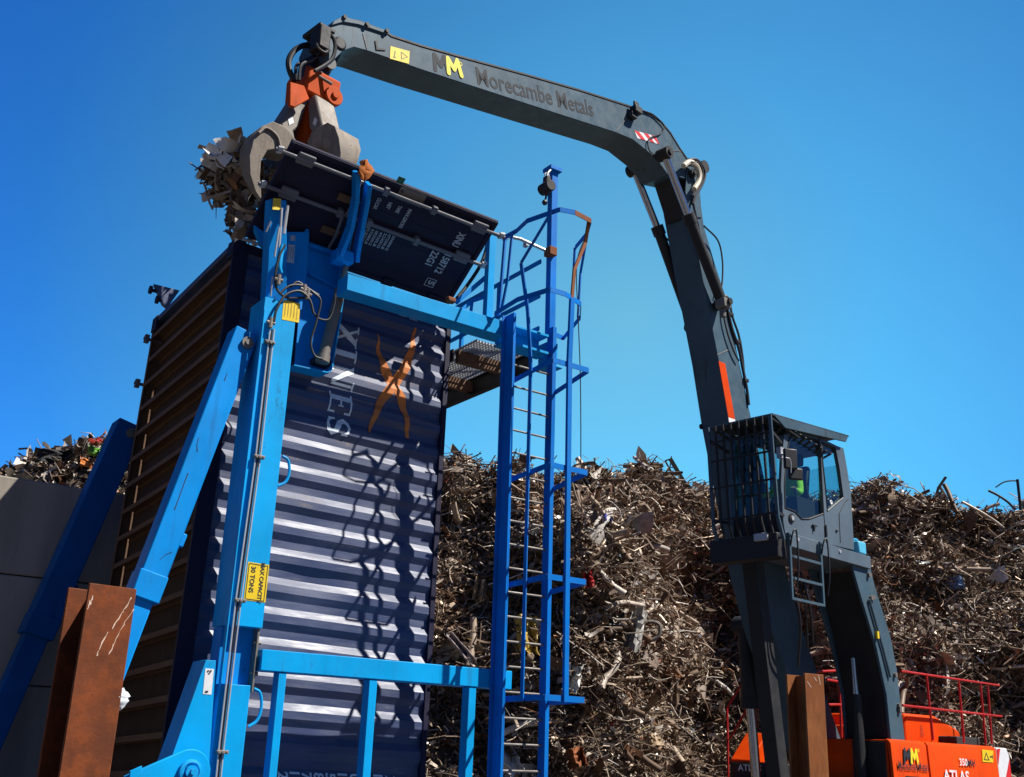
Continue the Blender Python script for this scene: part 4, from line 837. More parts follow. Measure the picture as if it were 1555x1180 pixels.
# mirrors
for (p, w_, h_) in (((1200, 697), .225, .33), ((1208, 720), .235, .19)):
    m = MB(); q = onK(p, S1 + .22); mx_ = V((.97, .24, 0)); m.box(q, mx_ * (w_ / 2), V((-.24, .97, 0)) * .035, UP * (h_ / 2)); m.build('mirror', m_black, hd, .02)
m = MB(); m.tube([onK((1186, 688), S1 + .02), onK((1190, 690), S1 + .12), onK((1197, 690), S1 + .20)], .02, 8); m.tube(crom([onK((1193, 695), S1 + .28), onK((1199, 697), S1 + .29), onK((1201, 705), S1 + .29), onK((1201, 718), S1 + .27)], 4), .011, 8); m.box(onK((1185, 688), S1 + .03), Kh * .05, Kn * .04, UP * .09); m.build('mirror_arm', m_galv, hd)
# roof guard and front grille
m = MB(); zt = 6.98
gp = [kuz(p, S1 + .10) for p in ((1173, 627), (1289, 661), (1285, 671), (1193, 650))]
m.prism(Kuz([gp[0], gp[1], (gp[1][0], gp[1][1] - .035), (gp[0][0], gp[0][1] - .035)], S1 + .10), Kn * -(S1 - S0 + .22))
m.prism(Kuz([gp[0], gp[1], gp[2], gp[3]], S1 + .10), Kn * -.03); rg_ = m.build('roof_guard', m_grey, hd, .006)
ug, zg_ = gp[0]; ug -= .02
UG = uF + .30
for i in range(9):
    s = S0 - .10 + i * (S1 + .10 - S0 + .10) / 8
    thick = .028 if i in (0, 8) else .015
    m = MB(); m.bar(K(UG + .10, s, zg_ - .04), K(UG, s, ZF + .15), thick * 2, .03, Kn); m.bar(K(UG, s, ZF + .15), K(UG - .14, s, ZF - .18), thick * 2, .03, Kn); m.build('grille_bar', m_grey if i in (0, 8) else m_greyd, hd)
for z_ in (ZF - .15, ZF + .22, ZF + .75, ZF + 1.2, ZF + 1.52):
    m = MB(); u_ = UG + .012 + (z_ - ZF) * .045 if z_ > ZF else UG - .13; m.bar(K(u_, S0 - .10, z_), K(u_, S1 + .10, z_), .03, .018, UP); m.build('grille_bar', m_greyd, hd)
for i in range(8):
    s = S0 - .02 + i * (S1 - S0 + .08) / 7
    m = MB(); m.bar(K(UG + .08, s, zg_ - .07), K(uF - .5, s, zg_ - .22), .05, .02, Kn); m.build('roof_grille_bar', m_greyd, hd)
for i in range(10):
    u_ = uF - .05 - i * .16
    m = MB(); m.bar(K(u_, S1 + .09, zg_ - .10 - .02 * i), K(u_ - .02, S1 - .1, zg_ - .22 - .013 * i), .05, .02, Kh); m.build('roof_grille_bar', m_greyd, hd)
m = MB(); m.bar(K(uF - .03, S1 + .02, 6.5), K(UG + .08, S1 + .08, 6.62), .05, .03, UP); m.bar(K(uF - .03, S0 + .02, 6.5), K(UG + .08, S0 - .06, 6.62), .05, .03, UP); m.bar(K(uF, S1 + .02, 5.3), K(UG, S1 + .08, 5.3), .05, .03, UP); m.bar(K(uF, S0, 5.3), K(UG, S0 - .08, 5.3), .05, .03, UP); m.build('guard_strut', m_greyd, hd)
# inside: seat, console
m = MB(); su = uF - .95; sc_ = (S0 + S1) / 2
m.frame_box(K, (su - .25, sc_ - .25, ZF + .42), (su + .25, sc_ + .25, ZF + .55)); m.bar(K(su - .22, sc_, ZF + .5), K(su - .38, sc_, ZF + 1.35), .5, .12, Kn); m.bar(K(su - .38, sc_, ZF + 1.37), K(su - .41, sc_, ZF + 1.6), .26, .09, Kn); m.frame_box(K, (su - .15, sc_ - .2, ZF + .04), (su + .15, sc_ + .2, ZF + .42)); m.build('seat', m_black, hd, .04)
for s in (-.36, .36):
    m = MB(); m.frame_box(K, (su - .2, sc_ + s - .06, ZF + .05), (su + .35, sc_ + s + .06, ZF + .68)); m.cyl(K(su + .28, sc_ + s, ZF + .68), K(su + .31, sc_ + s, ZF + .84), .02, 8); m.build('console', m_dark, hd, .015)
# ------------------------------------------------ upper structure
m = MB(); m.frame_box(K, (-8.2, -1.35, .95), (-3.2, 1.40, 1.35)); m.build('deck', m_dark, hd, .02)
SP = 1.5; z1 = kuz((1356, 1123), SP)[1]
u0, u1 = kuz((1352, 1123), SP)[0], kuz((1512, 1136), SP)[0]
u2 = kuz((1531, 1138), SP)[0]
m = MB()
for a_, b_ in ((u0, u0 + .97 * (kuz((1407, 1124), SP)[0] - u0)), (kuz((1408, 1124), SP)[0], u1)):
    pr_ = [(SP - .09, z1 + .012), (SP - .03, z1 - .01), (SP, z1 - .06), (SP + .03, 1.0), (SP - .02, 1.0), (SP - .06, z1 - .1)]
    m.prism([K(a_, s, z) for s, z in pr_], Kh * (b_ - a_))
m.frame_box(K, (u1, .3, 1.36), (u0 - .01, SP - .07, z1 - .005)); bp = m.build('side_panel', m_orange, hd, .01)
m = MB(); m.frame_box(K, (u0 - .03, .8, .96), (u0 + .0, SP - .1, z1 - .03)); m.build('panel_end', m_greyd, hd, .01)
m = MB(); m.prism([K(u1 - .004, SP + .01, .95), K(u1 - .004, SP + .01, z1 - .01), K(u2 + .1, SP + .01, z1 - .01), K(u2, SP + .01, z1 - .15), K(u2, SP + .01, .95)], Kn * -1.2); cw = m.build('counterweight', m_white, hd, .02)
for f in (0, 1):
    m = MB(); w_ = (u2 - u1); zz = z1 - .02 - f * .62
    m.prism([K(u1 + w_ * .02, SP + .013, zz - .02), K(u1 + w_ * .30, SP + .013, zz - .0) if f == 0 else K(u1 + w_ * .02, SP + .013, zz - .30), K(u1 + w_ * .02, SP + .013, zz - .30)] if f == 0 else [K(u1 + w_ * .97, SP + .013, z1 - .2), K(u1 + w_ * .97, SP + .013, z1 - .55), K(u1 + w_ * .3, SP + .013, .95), K(u1 + w_ * .02, SP + .013, 1.1)], Kn * .002); m.build('chevron', m_redst, cw)
o, x, y, L_ = kframe((1374, 1157), (1400, 1159), SP + .012)
y = (UP * .999 - Kn * .02).normalized()
kdecal('emblem', Mmark(.24, .27), o - x * .03, x, y, m_ink, bp, .016); kdecal('emblem', Mmark(.24, .27), o + x * .21, x, y, m_yel2, bp, .021)
kdecal('emblem', stroke2d([(.022 * math.cos(t), .022 * math.sin(t)) for t in np.linspace(0, 6.28, 14)], .012, False), o + x * .50 + y * .2, x, y, m_yel2, bp, .016)
o, x_, y_, L_ = kframe((1363, 1168), (1409, 1173), SP + .02)
g = text2d('Morecambe Metals', 1.0, .006); gw = max(v[0] for v in g[0]); s_ = L_ / gw
kdecal('lettering', ([(a * s_, b * s_ * 1.4) for a, b in g[0]], g[1]), o, x, y, m_ink, bp, .018)
o, x_, y_, L_ = kframe((1456, 1162), (1480, 1164), SP + .015)
for tx, mt, dx in (('350', m_white, 0), ('MH', m_ink, .5)):
    g = text2d(tx, 1.0, .02); gw = max(v[0] for v in g[0]); s_ = L_ * .5 / gw; kdecal('lettering', ([(a * s_ + dx * L_, b * .17) for a, b in g[0]], g[1]), o, x, y, mt, bp, .018)
o, x_, y_, L_ = kframe((1433, 1186), (1472, 1189), SP + .03)
g = text2d('ATLAS', 1.0, .02); gw = max(v[0] for v in g[0]); s_ = L_ / gw
kdecal('lettering', ([(a * s_, b * .27) for a, b in g[0]], g[1]), o, x, y, m_white, bp, .014)
o = kp([(1491, 1138), (1508, 1140), (1508, 1158), (1492, 1157)], SP + .012); m = MB(); m.prism(o, Kn * .004); ws = m.build('warning_sticker', m_yel, bp)
m = MB(); ux, uy = o[1] - o[0], o[3] - o[0]; m.flat(merge2d([stroke2d([(.15, .8), (.35, .25), (.55, .8), (.15, .8)], .07, False), stroke2d([(.65, .55), (.9, .5)], .12, False), stroke2d([(.9, .35), (.9, .7)], .06, False)]), o[0] + Kn * .006, ux, uy); m.build('printing', m_ink, ws)
m = MB(); o = kp([(1375, 1178), (1425, 1182), (1425, 1200), (1375, 1196)], SP + .028); m.prism(o, Kn * .006); m.build('vent', m_black, bp)
# engine hood
hp_ = [kuz(p, .95) for p in ((1374, 1083), (1420, 1087), (1452, 1106), (1458, 1112), (1460, 1127), (1375, 1125))]
m = MB(); m.prism(Kuz(hp_[:5] + [(hp_[4][0], 1.36), (hp_[5][0], 1.36)], .95), Kn * -1.9); hood_ = m.build('engine_hood', m_orange, hd, .05)
m = MB(); m.flat(stroke2d([(0, 0), (.05, .22), (.10, 0)], .02, False), K(kuz((1398, 1107), .97)[0], .97, 2.14), -Kh, UP); m.build('hood_mark', m_ink, hood_)
m = MB(); m.frame_box(K, (u1 + .2, .2, 1.36), (u1 + 1.2, 1.3, z1 + .15)); m.build('rear_box', m_dark, hd, .02)
# railings
def krail(p, q, s, r=.022, s2=None): 
    m = MB(); m.tube([onK(p, s), onK(q, s if s2 is None else s2)], r, 8); return m.build('handrail', m_red, hd)
for p, q in (((1368, 1019), (1517, 1041)), ((1370, 1071), (1521, 1088))): krail(p, q, 1.42)
for p, q in (((1407, 1026), (1417, 1124)), ((1456, 1035), (1464, 1128)), ((1489, 1040), (1497, 1131)), ((1500, 1042), (1506, 1130))): krail(p, q, 1.42)
for p, q in (((1372, 1040), (1500, 1048)), ((1404, 1042), (1406, 1090)), ((1444, 1040), (1442, 1090)), ((1425, 1086), (1500, 1092))): krail(p, q, -.9, .02)
for p, q in (((1448, 1036), (1472, 1040)), ((1448, 1036), (1450, 1090)), ((1472, 1040), (1474, 1090)), ((1450, 1074), (1474, 1078))): krail(p, q, -.4, .02)
for p, q in (((1240, 1020), (1278, 1018)), ((1255, 1032), (1285, 1037)), ((1274, 1018), (1278, 1120)), ((1258, 1070), (1284, 1070))): krail(p, q, .2, .022)
m = MB(); m.frame_box(K, (-5.2, -.6, 1.36), (-4.6, .3, 2.3)); m.build('tank_box', m_orange, hd, .03)
# front right corner with tank, hood and steps rail
SL = -1.25; uA = kuz((1125, 1165), SL)[0]
m = MB(); q0, q1 = onKu((1108, 1157), uA) - KE, onKu((1160, 1157), uA) - KE; sA, sB_ = q0.dot(Kn), q1.dot(Kn)
m.frame_box(K, (uA - 1.2, sA, .95), (uA, sB_, q0.z)); m.build('front_tank', m_greyd, hd, .03)
g = text2d('ATLAS', 1.0, .02); gw = max(v[0] for v in g[0]); ql = onKu((1121, 1170), uA); ln = 1.35 * (onKu((1147, 1170), uA) - ql).length; s_ = ln / gw
m = MB(); m.flat(([(a * s_, b * .15) for a, b in g[0]], g[1]), ql + Kh * .004, Kn, UP); m.build('lettering', m_white, hd, smooth=0)
zt_ = q0.z
m = MB(); m.prism([K(uA - .02, sA, zt_), K(uA - .02, sA, zt_ + .04), K(uA - .55, sA, zt_ + .52), K(uA - 1.0, sA, zt_ + .52), K(uA - 1.0, sA, zt_)], Kn * (sB_ - sA) * .62); m.build('front_hood', m_orange, hd, .02)
def r3(pts, r=.022): m = MB(); m.tube(pts, r, 8); m.build('handrail', m_red, hd)
def kk(p): return onKu(p, uA + .1)
r3([kk((1106, 1190)), kk((1104, 1075)), kk((1134, 1026))]); r3([kk((1108, 1122)), kk((1137, 1072))]); r3([kk((1140, 1071)), kk((1170, 1072)), kk((1172, 1115))])
m = MB(); m.prism([kk((1170, 1103)), kk((1180, 1118)), kk((1168, 1118))], Kh * -.3); m.build('red_guard', m_red, hd, .005)
# undercarriage
m = MB(); m.cyl(K(-5, 0, .55), K(-5, 0, .96), 1.0, 32); m.frame_box(K, (-6.2, -1.0, .3), (-3.8, 1.0, .6)); uc = m.build('undercarriage', m_dark, hd, .02)
for s in (-1.45, 1.05):
    m = MB(); m.prism([K(u, s, z) for u, z in ((-7.3, .35), (-7.1, .06), (-2.9, .06), (-2.7, .35), (-2.9, .82), (-7.1, .82))], Kn * .4); m.build('track', m_black, hd, .08)
# jerrycan at the back of the cab platform
jc = thing('jerrycan', 'light blue plastic jerrycan standing on the rear of the cab platform', 'jerrycan', K(-3.1, 1.2, ZF - .03), RK)
m = MB(); m.frame_box(K, (-3.25, 1.22, ZF - .028), (-2.98, 1.47, ZF + .20)); b_ = m.build('can_body', m_jerry, jc, .03)
m = MB(); m.tube([K(-3.05, 1.34, ZF + .19), K(-3.05, 1.34, ZF + .25), K(-3.18, 1.34, ZF + .25), K(-3.18, 1.34, ZF + .19)], .018, 8); m.build('handle', m_jerry, jc)
m = MB(); m.cyl(K(-3.22, 1.30, ZF + .195), K(-3.22, 1.30, ZF + .235), .025, 12); m.build('cap', m_white, jc)

# ================================================================== driver
def skinned(name, mat, nodes, edges, parent, rootn, sub=2):
    me = bpy.data.meshes.new(name); W = Mw(parent).inverted(); names = list(nodes)
    me.from_pydata([W @ nodes[n][0] for n in names], [(names.index(a), names.index(b)) for a, b in edges], [])
    o = bpy.data.objects.new(name, me); COL.objects.link(o); o.parent = parent; me.materials.append(mat)
    sk = o.modifiers.new('skin', 'SKIN'); 
    for i, n in enumerate(names):
        d = me.skin_vertices[0].data[i]; r = nodes[n][1]; d.radius = r if isinstance(r, tuple) else (r, r); d.use_root = (n == rootn)
    ss = o.modifiers.new('sub', 'SUBSURF'); ss.levels = sub; ss.render_levels = sub
    sk.use_smooth_shade = True
    return o
dr = thing('person', 'seated crane driver in a yellow-green high visibility jacket inside the cab', 'person', K(su, sc_, ZF + .56), RK)
def Q(u, s, z): return K(su + u, sc_ + s, ZF + .56 + z)
nd = {'pel': (Q(-.08, 0, .10), (.16, .12)), 'ab': (Q(-.10, 0, .27), (.15, .12)), 'ch': (Q(-.10, 0, .45), (.17, .12)), 'nk': (Q(-.07, 0, .60), .06), 'hd0': (Q(-.03, 0, .68), .07), 'hd1': (Q(-.01, 0, .78), (.085, .095)), 'hd2': (Q(-.02, 0, .86), .07)}
ed = [('pel', 'ab'), ('ab', 'ch'), ('ch', 'nk'), ('nk', 'hd0'), ('hd0', 'hd1'), ('hd1', 'hd2')]
for n, g_ in (('l', 1), ('r', -1)):
    nd.update({n + 'sh': (Q(-.09, .19 * g_, .50), .075), n + 'el': (Q(.02, .27 * g_, .24), .052), n + 'wr': (Q(.24, .33 * g_, .25), .034), n + 'ha': (Q(.30, .345 * g_, .27), (.040, .022)),
               n + 'hip': (Q(-.02, .10 * g_, .07), .095), n + 'kn': (Q(.38, .14 * g_, .10), .068), n + 'an': (Q(.48, .14 * g_, -.36), .045), n + 'to': (Q(.66, .15 * g_, -.43), .04)})
    ed += [('ch', n + 'sh'), (n + 'sh', n + 'el'), (n + 'el', n + 'wr'), (n + 'wr', n + 'ha'), ('pel', n + 'hip'), (n + 'hip', n + 'kn'), (n + 'kn', n + 'an'), (n + 'an', n + 'to')]
    for i in range(4):
        y_ = .345 * g_ + (i - 1.5) * .019; k0, k1, k2 = 'f%s%d' % (n, i) + 'a', 'f%s%d' % (n, i) + 'b', 'f%s%d' % (n, i) + 'c'; ln = (.9, 1.0, .95, .8)[i]
        nd.update({k0: (Q(.33, y_, .275), .0095), k1: (Q(.33 + .035 * ln, y_, .262), .009), k2: (Q(.335 + .03 * ln, y_, .232), .008)}); ed += [(n + 'ha', k0), (k0, k1), (k1, k2)]
    nd.update({n + 't0': (Q(.29, (.345 - .035) * g_, .265), .011), n + 't1': (Q(.325, (.345 - .045) * g_, .25), .0095)}); ed += [(n + 'ha', n + 't0'), (n + 't0', n + 't1')]
body = skinned('body', m_skin, nd, ed, dr, 'pel')
jn = {'pel': (Q(-.08, 0, .06), (.19, .15)), 'ab': (Q(-.10, 0, .27), (.19, .15)), 'ch': (Q(-.10, 0, .45), (.20, .145)), 'nk': (Q(-.08, 0, .57), .085)}; je = [('pel', 'ab'), ('ab', 'ch'), ('ch', 'nk')]
for n, g_ in (('l', 1), ('r', -1)):
    jn.update({n + 'sh': (Q(-.09, .20 * g_, .49), .095), n + 'el': (Q(.02, .275 * g_, .24), .072), n + 'wr': (Q(.23, .325 * g_, .25), .052)}); je += [('ch', n + 'sh'), (n + 'sh', n + 'el'), (n + 'el', n + 'wr')]
skinned('jacket', m_hiv, jn, je, dr, 'pel')
tn = {'pel': (Q(-.08, 0, .08), (.17, .14))}; te = []
for n, g_ in (('l', 1), ('r', -1)):
    tn.update({n + 'hip': (Q(-.02, .10 * g_, .07), .108), n + 'kn': (Q(.38, .14 * g_, .10), .082), n + 'an': (Q(.47, .14 * g_, -.32), .06)}); te += [('pel', n + 'hip'), (n + 'hip', n + 'kn'), (n + 'kn', n + 'an')]
skinned('trousers', m_cloth, tn, te, dr, 'pel')
m = MB(); m.ball(Q(-.035, 0, .83), .107, .98, .9, .82, 14); m.build('hair', m_hair, dr, smooth=60)
m = MB()
for g_ in (-1, 1): m.ball(Q(.062, .034 * g_, .775), .014)
m.build('eyes', m_ink, dr)
m = MB(); m.bar(Q(.075, 0, .78), Q(.105, 0, .735), .02, .02, Kn, .03, .03); 
for g_ in (-1, 1): m.ball(Q(-.03, .088 * g_, .76), .022, .8, .4, 1.4)
m.build('nose_and_ears', m_skin, dr, .006)
m = MB(); m.bar(Q(.070, -.025, .70), Q(.070, .025, .70), .012, .01, UP); m.build('mouth', plain('lips', (.30, .10, .09)), dr, .003)

# ================================================================== orange-peel grab
gr = onK((476, 128), 0.0)
grab = thing('orange_peel_grab', 'dusty orange and grey scrap grab hanging from the stick tip above the container', 'grab', gr, RK)
def G(r, th, z, t=0.0):   # around the grab's own axis, th in world azimuth, t sideways
    e = V((math.cos(th), math.sin(th), 0)); q = V((-math.sin(th), math.cos(th), 0)); return gr + e * r + q * t + UP * z
tip_p = onK((497, 80), 0)
m = MB(); m.cyl(tip_p - Kn * .30, tip_p + Kn * .30, .10, 16); m.bar(tip_p + UP * .06, gr + UP * .12, .34, .30, Kn, .26, .26); m.build('link', m_greyd, grab, .03)
m = MB(); m.cyl(gr + UP * .20, gr - UP * .02, .19, 20); m.cyl(tip_p.lerp(gr, .55) - Kn * .24, tip_p.lerp(gr, .55) + Kn * .24, .09, 14); m.build('rotator', m_black, grab)
m = MB()
hs_ = [(-.27, .02), (-.25, -.32), (.25, -.32), (.27, .02), (.16, .10), (.12, -.06), (-.12, -.06), (-.16, .10)]
m.prism([gr + Kn * x + UP * z + Kh * .24 for x, z in hs_], Kh * -.48); m.build('grab_head', m_grabor, grab, .02)
m = MB(); q = onK((507, 146), .28); m.cyl(q - Kn * .06, q + Kn * .02, .13, 18); m.cyl(q + Kn * .02, q + Kn * .05, .05, 12); m.prism(kp([(441, 124), (462, 130), (470, 150), (448, 163), (440, 160)], .30), Kn * -.05); m.build('head_lug', m_grabor, grab, .01)
m = MB(); m.tube([gr - UP * .30, gr - UP * 1.15], [.20, .14], 8); m.build('grab_core', m_grabor, grab)
m = MB(); q = gr + V((-.02, -.26, -.03)); m.ball(q, .05, n=8); m.cyl(q, q + UP * .12, .02, 8); m.cyl(q + V((.08, 0, .01)), q + V((.3, .05, -.1)), .022, 8); m.build('grease_fitting', m_steel, grab)
SHT = [R(a_) for a_ in (222, 318, 48, 134)]
for th in SHT:
    m = MB()
    prof_ = [(.12, -.36), (.28, -.34), (.48, -.84), (.44, -.96), (.36, -1.0), (.22, -.80)]
    m.prism([G(r, th, z, .155) for r, z in prof_], G(0, th, 0, -.31) - G(0, th, 0, 0)); cvr = m.build('cylinder_cover', m_steel, grab, .025)
    m = MB(); m.prism([G(r, th, z, .172) for r, z in ((.53, -.88), (.50, -1.0), (.26, -1.02), (.30, -.90))], G(0, th, 0, -.344) - G(0, th, 0, 0)); m.build('cover_lip', m_steel, cvr, .015)
    for t_ in (.158, -.162):
        m = MB(); m.prism([G(.33, th, -.70, t_), G(.39, th, -.76, t_), G(.36, th, -.84, t_), G(.30, th, -.78, t_)], G(0, th, 0, .004) - G(0, th, 0, 0)); m.build('cover_sticker', m_white, cvr)
    m = MB(); m.cyl(G(.42, th, -.98), G(.54, th, -1.16), .055, 10); m.cyl(G(.52, th, -1.13, -.16), G(.52, th, -1.13, .16), .06, 12); m.cyl(G(.30, th, -1.08, -.18), G(.30, th, -1.08, .18), .07, 12); m.build('hinge', m_greyd, grab)
    outer_ = [(.32, -.84), (.55, -.72), (.78, -.72), (.96, -.84), (1.06, -1.04), (1.07, -1.24), (.99, -1.44), (.84, -1.60), (.70, -1.68)]
    inner_ = [(.74, -1.58), (.82, -1.42), (.86, -1.24), (.80, -1.10), (.62, -1.02), (.36, -.98)]
    kr, kz = (.76, 1.04) if th == SHT[0] else (.82, .93); outer_ = [(r * kr, z * kz - .24 + .75 * (kz - .93)) for r, z in outer_]; inner_ = [(r * kr, z * kz - .24 + .75 * (kz - .93)) for r, z in inner_]
    m = MB(); wd = lambda r, z: .19 * (1 - .80 * max(0, (-1.15 - z) / .68))
    pts = outer_ + inner_; n_ = len(pts)
    m.add([G(r, th, z, wd(r, z)) for r, z in pts] + [G(r, th, z, -wd(r, z)) for r, z in pts], [tuple(range(n_)), tuple(range(2 * n_ - 1, n_ - 1, -1))] + [(i, (i + 1) % n_, n_ + (i + 1) % n_, n_ + i) for i in range(n_)])
    tine = m.build('tine', m_tine, grab, .008, smooth=35)
    m = MB(); m.tube(crom([G(.46, th, -1.21, wd(.5, -1) + .01), G(.53, th, -1.08, wd(.5, -1) + .01), G(.68, th, -1.04, wd(.5, -1) + .01), G(.77, th, -1.15, wd(.5, -1) + .01)], 5), .02, 6); m.build('tine_rib', m_tine, tine)
# hoses at the stick tip
def ghose(pts, s, r): m = MB(); m.tube(crom(kp(pts, s), 6), r, 8); m.build('hose', m_black, grab)
ghose([(473, 70), (462, 69), (448, 76), (439, 90), (439, 105), (446, 122)], .12, .038); ghose([(486, 80), (468, 90), (452, 98), (449, 108), (450, 122)], .2, .022); ghose([(488, 82), (470, 92), (457, 100), (454, 122)], .28, .022)
ghose([(486, 57), (496, 50), (506, 58), (509, 72), (505, 88), (495, 98), (478, 108)], .36, .026); ghose([(484, 60), (494, 66), (489, 76), (480, 82)], .34, .022)
ghose([(480, 66), (484, 74), (494, 80), (500, 76)], .4, .018)
m = MB(); q = onK((486, 62), .3); m.box(q, Kh * .08, Kn * .12, UP * .16); m.box(onK((484, 52), .2), Kh * .12, Kn * .2, UP * .03); m.cyl(onK((484, 72), .30), onK((496, 82), .38), .05, 10); m.build('tip_valves', m_greyd, grab, .015)

# ================================================================== scrap
def shards(P, D1, D2, Ln, Wd, bend, twist, nseg=3):
    """many bent strips: P centre, D1 along, D2 across"""
    n = len(P); D3 = np.cross(D1, D2); D3 /= np.linalg.norm(D3, axis=1)[:, None] + 1e-9
    V_ = np.zeros((n, nseg + 1, 2, 3))
    for i in range(nseg + 1):
        t = i / nseg - .5
        c = P + D1 * (Ln * t)[:, None] + D3 * (bend * Ln * (t * t - .08) * 2)[:, None] + D2 * (bend[::-1] * Ln * .5 * t * t)[:, None]
        a = twist * t; w_ = (D2 * np.cos(a)[:, None] + D3 * np.sin(a)[:, None]) * (Wd * rng.uniform(.55, 1.15, n) / 2)[:, None]
        V_[:, i, 0] = c - w_; V_[:, i, 1] = c + w_
    base = (np.arange(n) * (nseg + 1) * 2)[:, None, None]
    k_ = np.arange(nseg)[None, :, None] * 2
    Fq = base + k_ + np.array([0, 1, 3, 2])[None, None, :]
    return V_.reshape(-1, 3), Fq.reshape(-1, 4)
def wires(P, D1, D2, Ln, rad, bend, nseg=4, ns=3):
    n = len(P); D3 = np.cross(D1, D2); D3 /= np.linalg.norm(D3, axis=1)[:, None] + 1e-9
    V_ = np.zeros((n, nseg + 1, ns, 3)); ph = rng.uniform(0, 6.28, n); fr = rng.uniform(2, 7, n)
    for i in range(nseg + 1):
        t = i / nseg - .5
        c = P + D1 * (Ln * t)[:, None] + D3 * (bend * Ln * np.sin(fr * t + ph))[:, None] + D2 * (bend[::-1] * Ln * np.cos(fr * t + ph) * .7)[:, None]
        for k in range(ns):
            a = 2 * math.pi * k / ns; V_[:, i, k] = c + (D2 * math.cos(a) + D3 * math.sin(a)) * rad[:, None]
    base = (np.arange(n) * (nseg + 1) * ns)[:, None, None, None]; i_ = np.arange(nseg)[None, :, None, None] * ns; k_ = np.arange(ns)[None, None, :]
    kn = (k_ + 1) % ns; q = np.stack([k_ + 0 * kn, kn, kn + ns, k_ + ns], -1)
    Fq = base + i_ + q
    return V_.reshape(-1, 3), Fq.reshape(-1, 4)
def unit(a): return a / (np.linalg.norm(a, axis=1)[:, None] + 1e-9)
def fastmesh(name, parts, mat):
    vs, fs, off = [], [], 0
    for v, f in parts: vs.append(v); fs.append(f + off); off += len(v)
    vs = np.concatenate(vs).astype(np.float32); fs = np.concatenate(fs).astype(np.int32)
    me = bpy.data.meshes.new(name); me.vertices.add(len(vs)); me.vertices.foreach_set('co', vs.ravel()); me.loops.add(fs.size); me.loops.foreach_set('vertex_index', fs.ravel())
    me.polygons.add(len(fs)); me.polygons.foreach_set('loop_start', np.arange(len(fs), dtype=np.int32) * 4); me.polygons.foreach_set('loop_total', np.full(len(fs), 4, np.int32)); me.update(calc_edges=True); me.validate()
    me.materials.append(mat); o = bpy.data.objects.new(name, me); COL.objects.link(o); return o
def vn(p, seed, sc=1.0):   # smooth value noise on 2-D arrays
    r_ = np.random.default_rng(seed); g_ = r_.uniform(-1, 1, (64, 64)); x = (p[..., 0] / sc) % 63; y = (p[..., 1] / sc) % 63
    i, j = np.floor(x).astype(int), np.floor(y).astype(int); fx, fy = x - i, y - j; fx = fx * fx * (3 - 2 * fx); fy = fy * fy * (3 - 2 * fy); i1, j1 = (i + 1) % 64, (j + 1) % 64
    return (g_[i, j] * (1 - fx) + g_[i1, j] * fx) * (1 - fy) + (g_[i, j1] * (1 - fx) + g_[i1, j1] * fx) * fy
def smooth(x, a, b): t = np.clip((x - a) / (b - a), 0, 1); return t * t * (3 - 2 * t)
top_px = [(560, 716), (660, 722), (672, 712), (700, 702), (735, 708), (770, 700), (800, 712), (850, 722), (880, 712), (905, 722), (930, 740), (955, 722), (985, 708), (1010, 722), (1035, 742), (1060, 738), (1085, 746), (1120, 748), (1200, 755), (1290, 746), (1315, 738), (1340, 733), (1375, 748), (1400, 764), (1430, 764), (1450, 776), (1480, 770), (1505, 772), (1540, 770), (1560, 758), (1620, 750), (1800, 770)]
def ybase(x): return 20.4 + 3.9 * smooth(x, 1.2, 5.2)
tx, th_ = [], []
for p in top_px:
    q = ony(p, 23.0)
    for _ in range(4): q = ony(p, float(ybase(np.array([q.x]))[0]) + .30 * q.z * .85 + .4)
    tx.append(q.x); th_.append(q.z)
tx, th_ = np.array(tx), np.array(th_)
def Htop(x): return np.interp(x, tx, th_) - .12
X0, X1 = -4.5, 15.0
def heap_pt(x, v):     # v 0..1 up the face, 1..1.4 over the top
    H = Htop(x); z = np.where(v <= 1, H * v, H - (v - 1) * .3)
    q = np.stack([x + 50, z + 20], -1)
    q2_ = np.stack([x + 50, z * 2.6 + 20 + .5 * vn(q, 12, 1.5)], -1); bul = .75 * vn(q, 5, 2.6) + .65 * vn(q2_, 11, 3.2) + .45 * vn(q, 6, 1.1) + .20 * vn(q, 7, .5)
    y = ybase(x) + .30 * np.minimum(v, 1) * H * .85 + np.maximum(v - 1, 0) * 9 - bul * (v <= 1) - .55 * smooth(v, .30, .55) * (1 - smooth(v, .75, .95)) * (vn(q, 9, 3.5) > -0.2) 
    z = z + .25 * vn(q, 8, .8) * (v > .93)
    return np.stack([x, y, z], -1)
gx, gv = np.meshgrid(np.linspace(X0, X1, 160), np.concatenate([np.linspace(0, 1, 80), np.linspace(1.03, 1.45, 8)]), indexing='ij')
gp_ = heap_pt(gx, gv); gp_[..., 1] += .22; gp_[..., 2] -= .10 * gv
ni, nj = gp_.shape[:2]; ii, jj = np.meshgrid(np.arange(ni - 1), np.arange(nj - 1), indexing='ij')
core = (gp_.reshape(-1, 3), np.stack([ii * nj + jj, (ii + 1) * nj + jj, (ii + 1) * nj + jj + 1, ii * nj + jj + 1], -1).reshape(-1, 4))
def scatter(n, spread, vmax=1.06):
    x = rng.uniform(X0, X1, n); v = rng.uniform(.02, vmax, n) ** .9; p = heap_pt(x, v); p[:, 1] += rng.normal(-.02, spread, n); p[:, 2] += rng.normal(0, spread * .4, n); return p
def dirs(n, flat_=.55):
    a = rng.normal(0, 1, (n, 3)); a[:, 2] *= flat_; a[:, 1] *= .8; d1 = unit(a); b = rng.normal(0, 1, (n, 3)); d2 = unit(b - d1 * (b * d1).sum(1)[:, None]); return d1, d2
parts = [core]
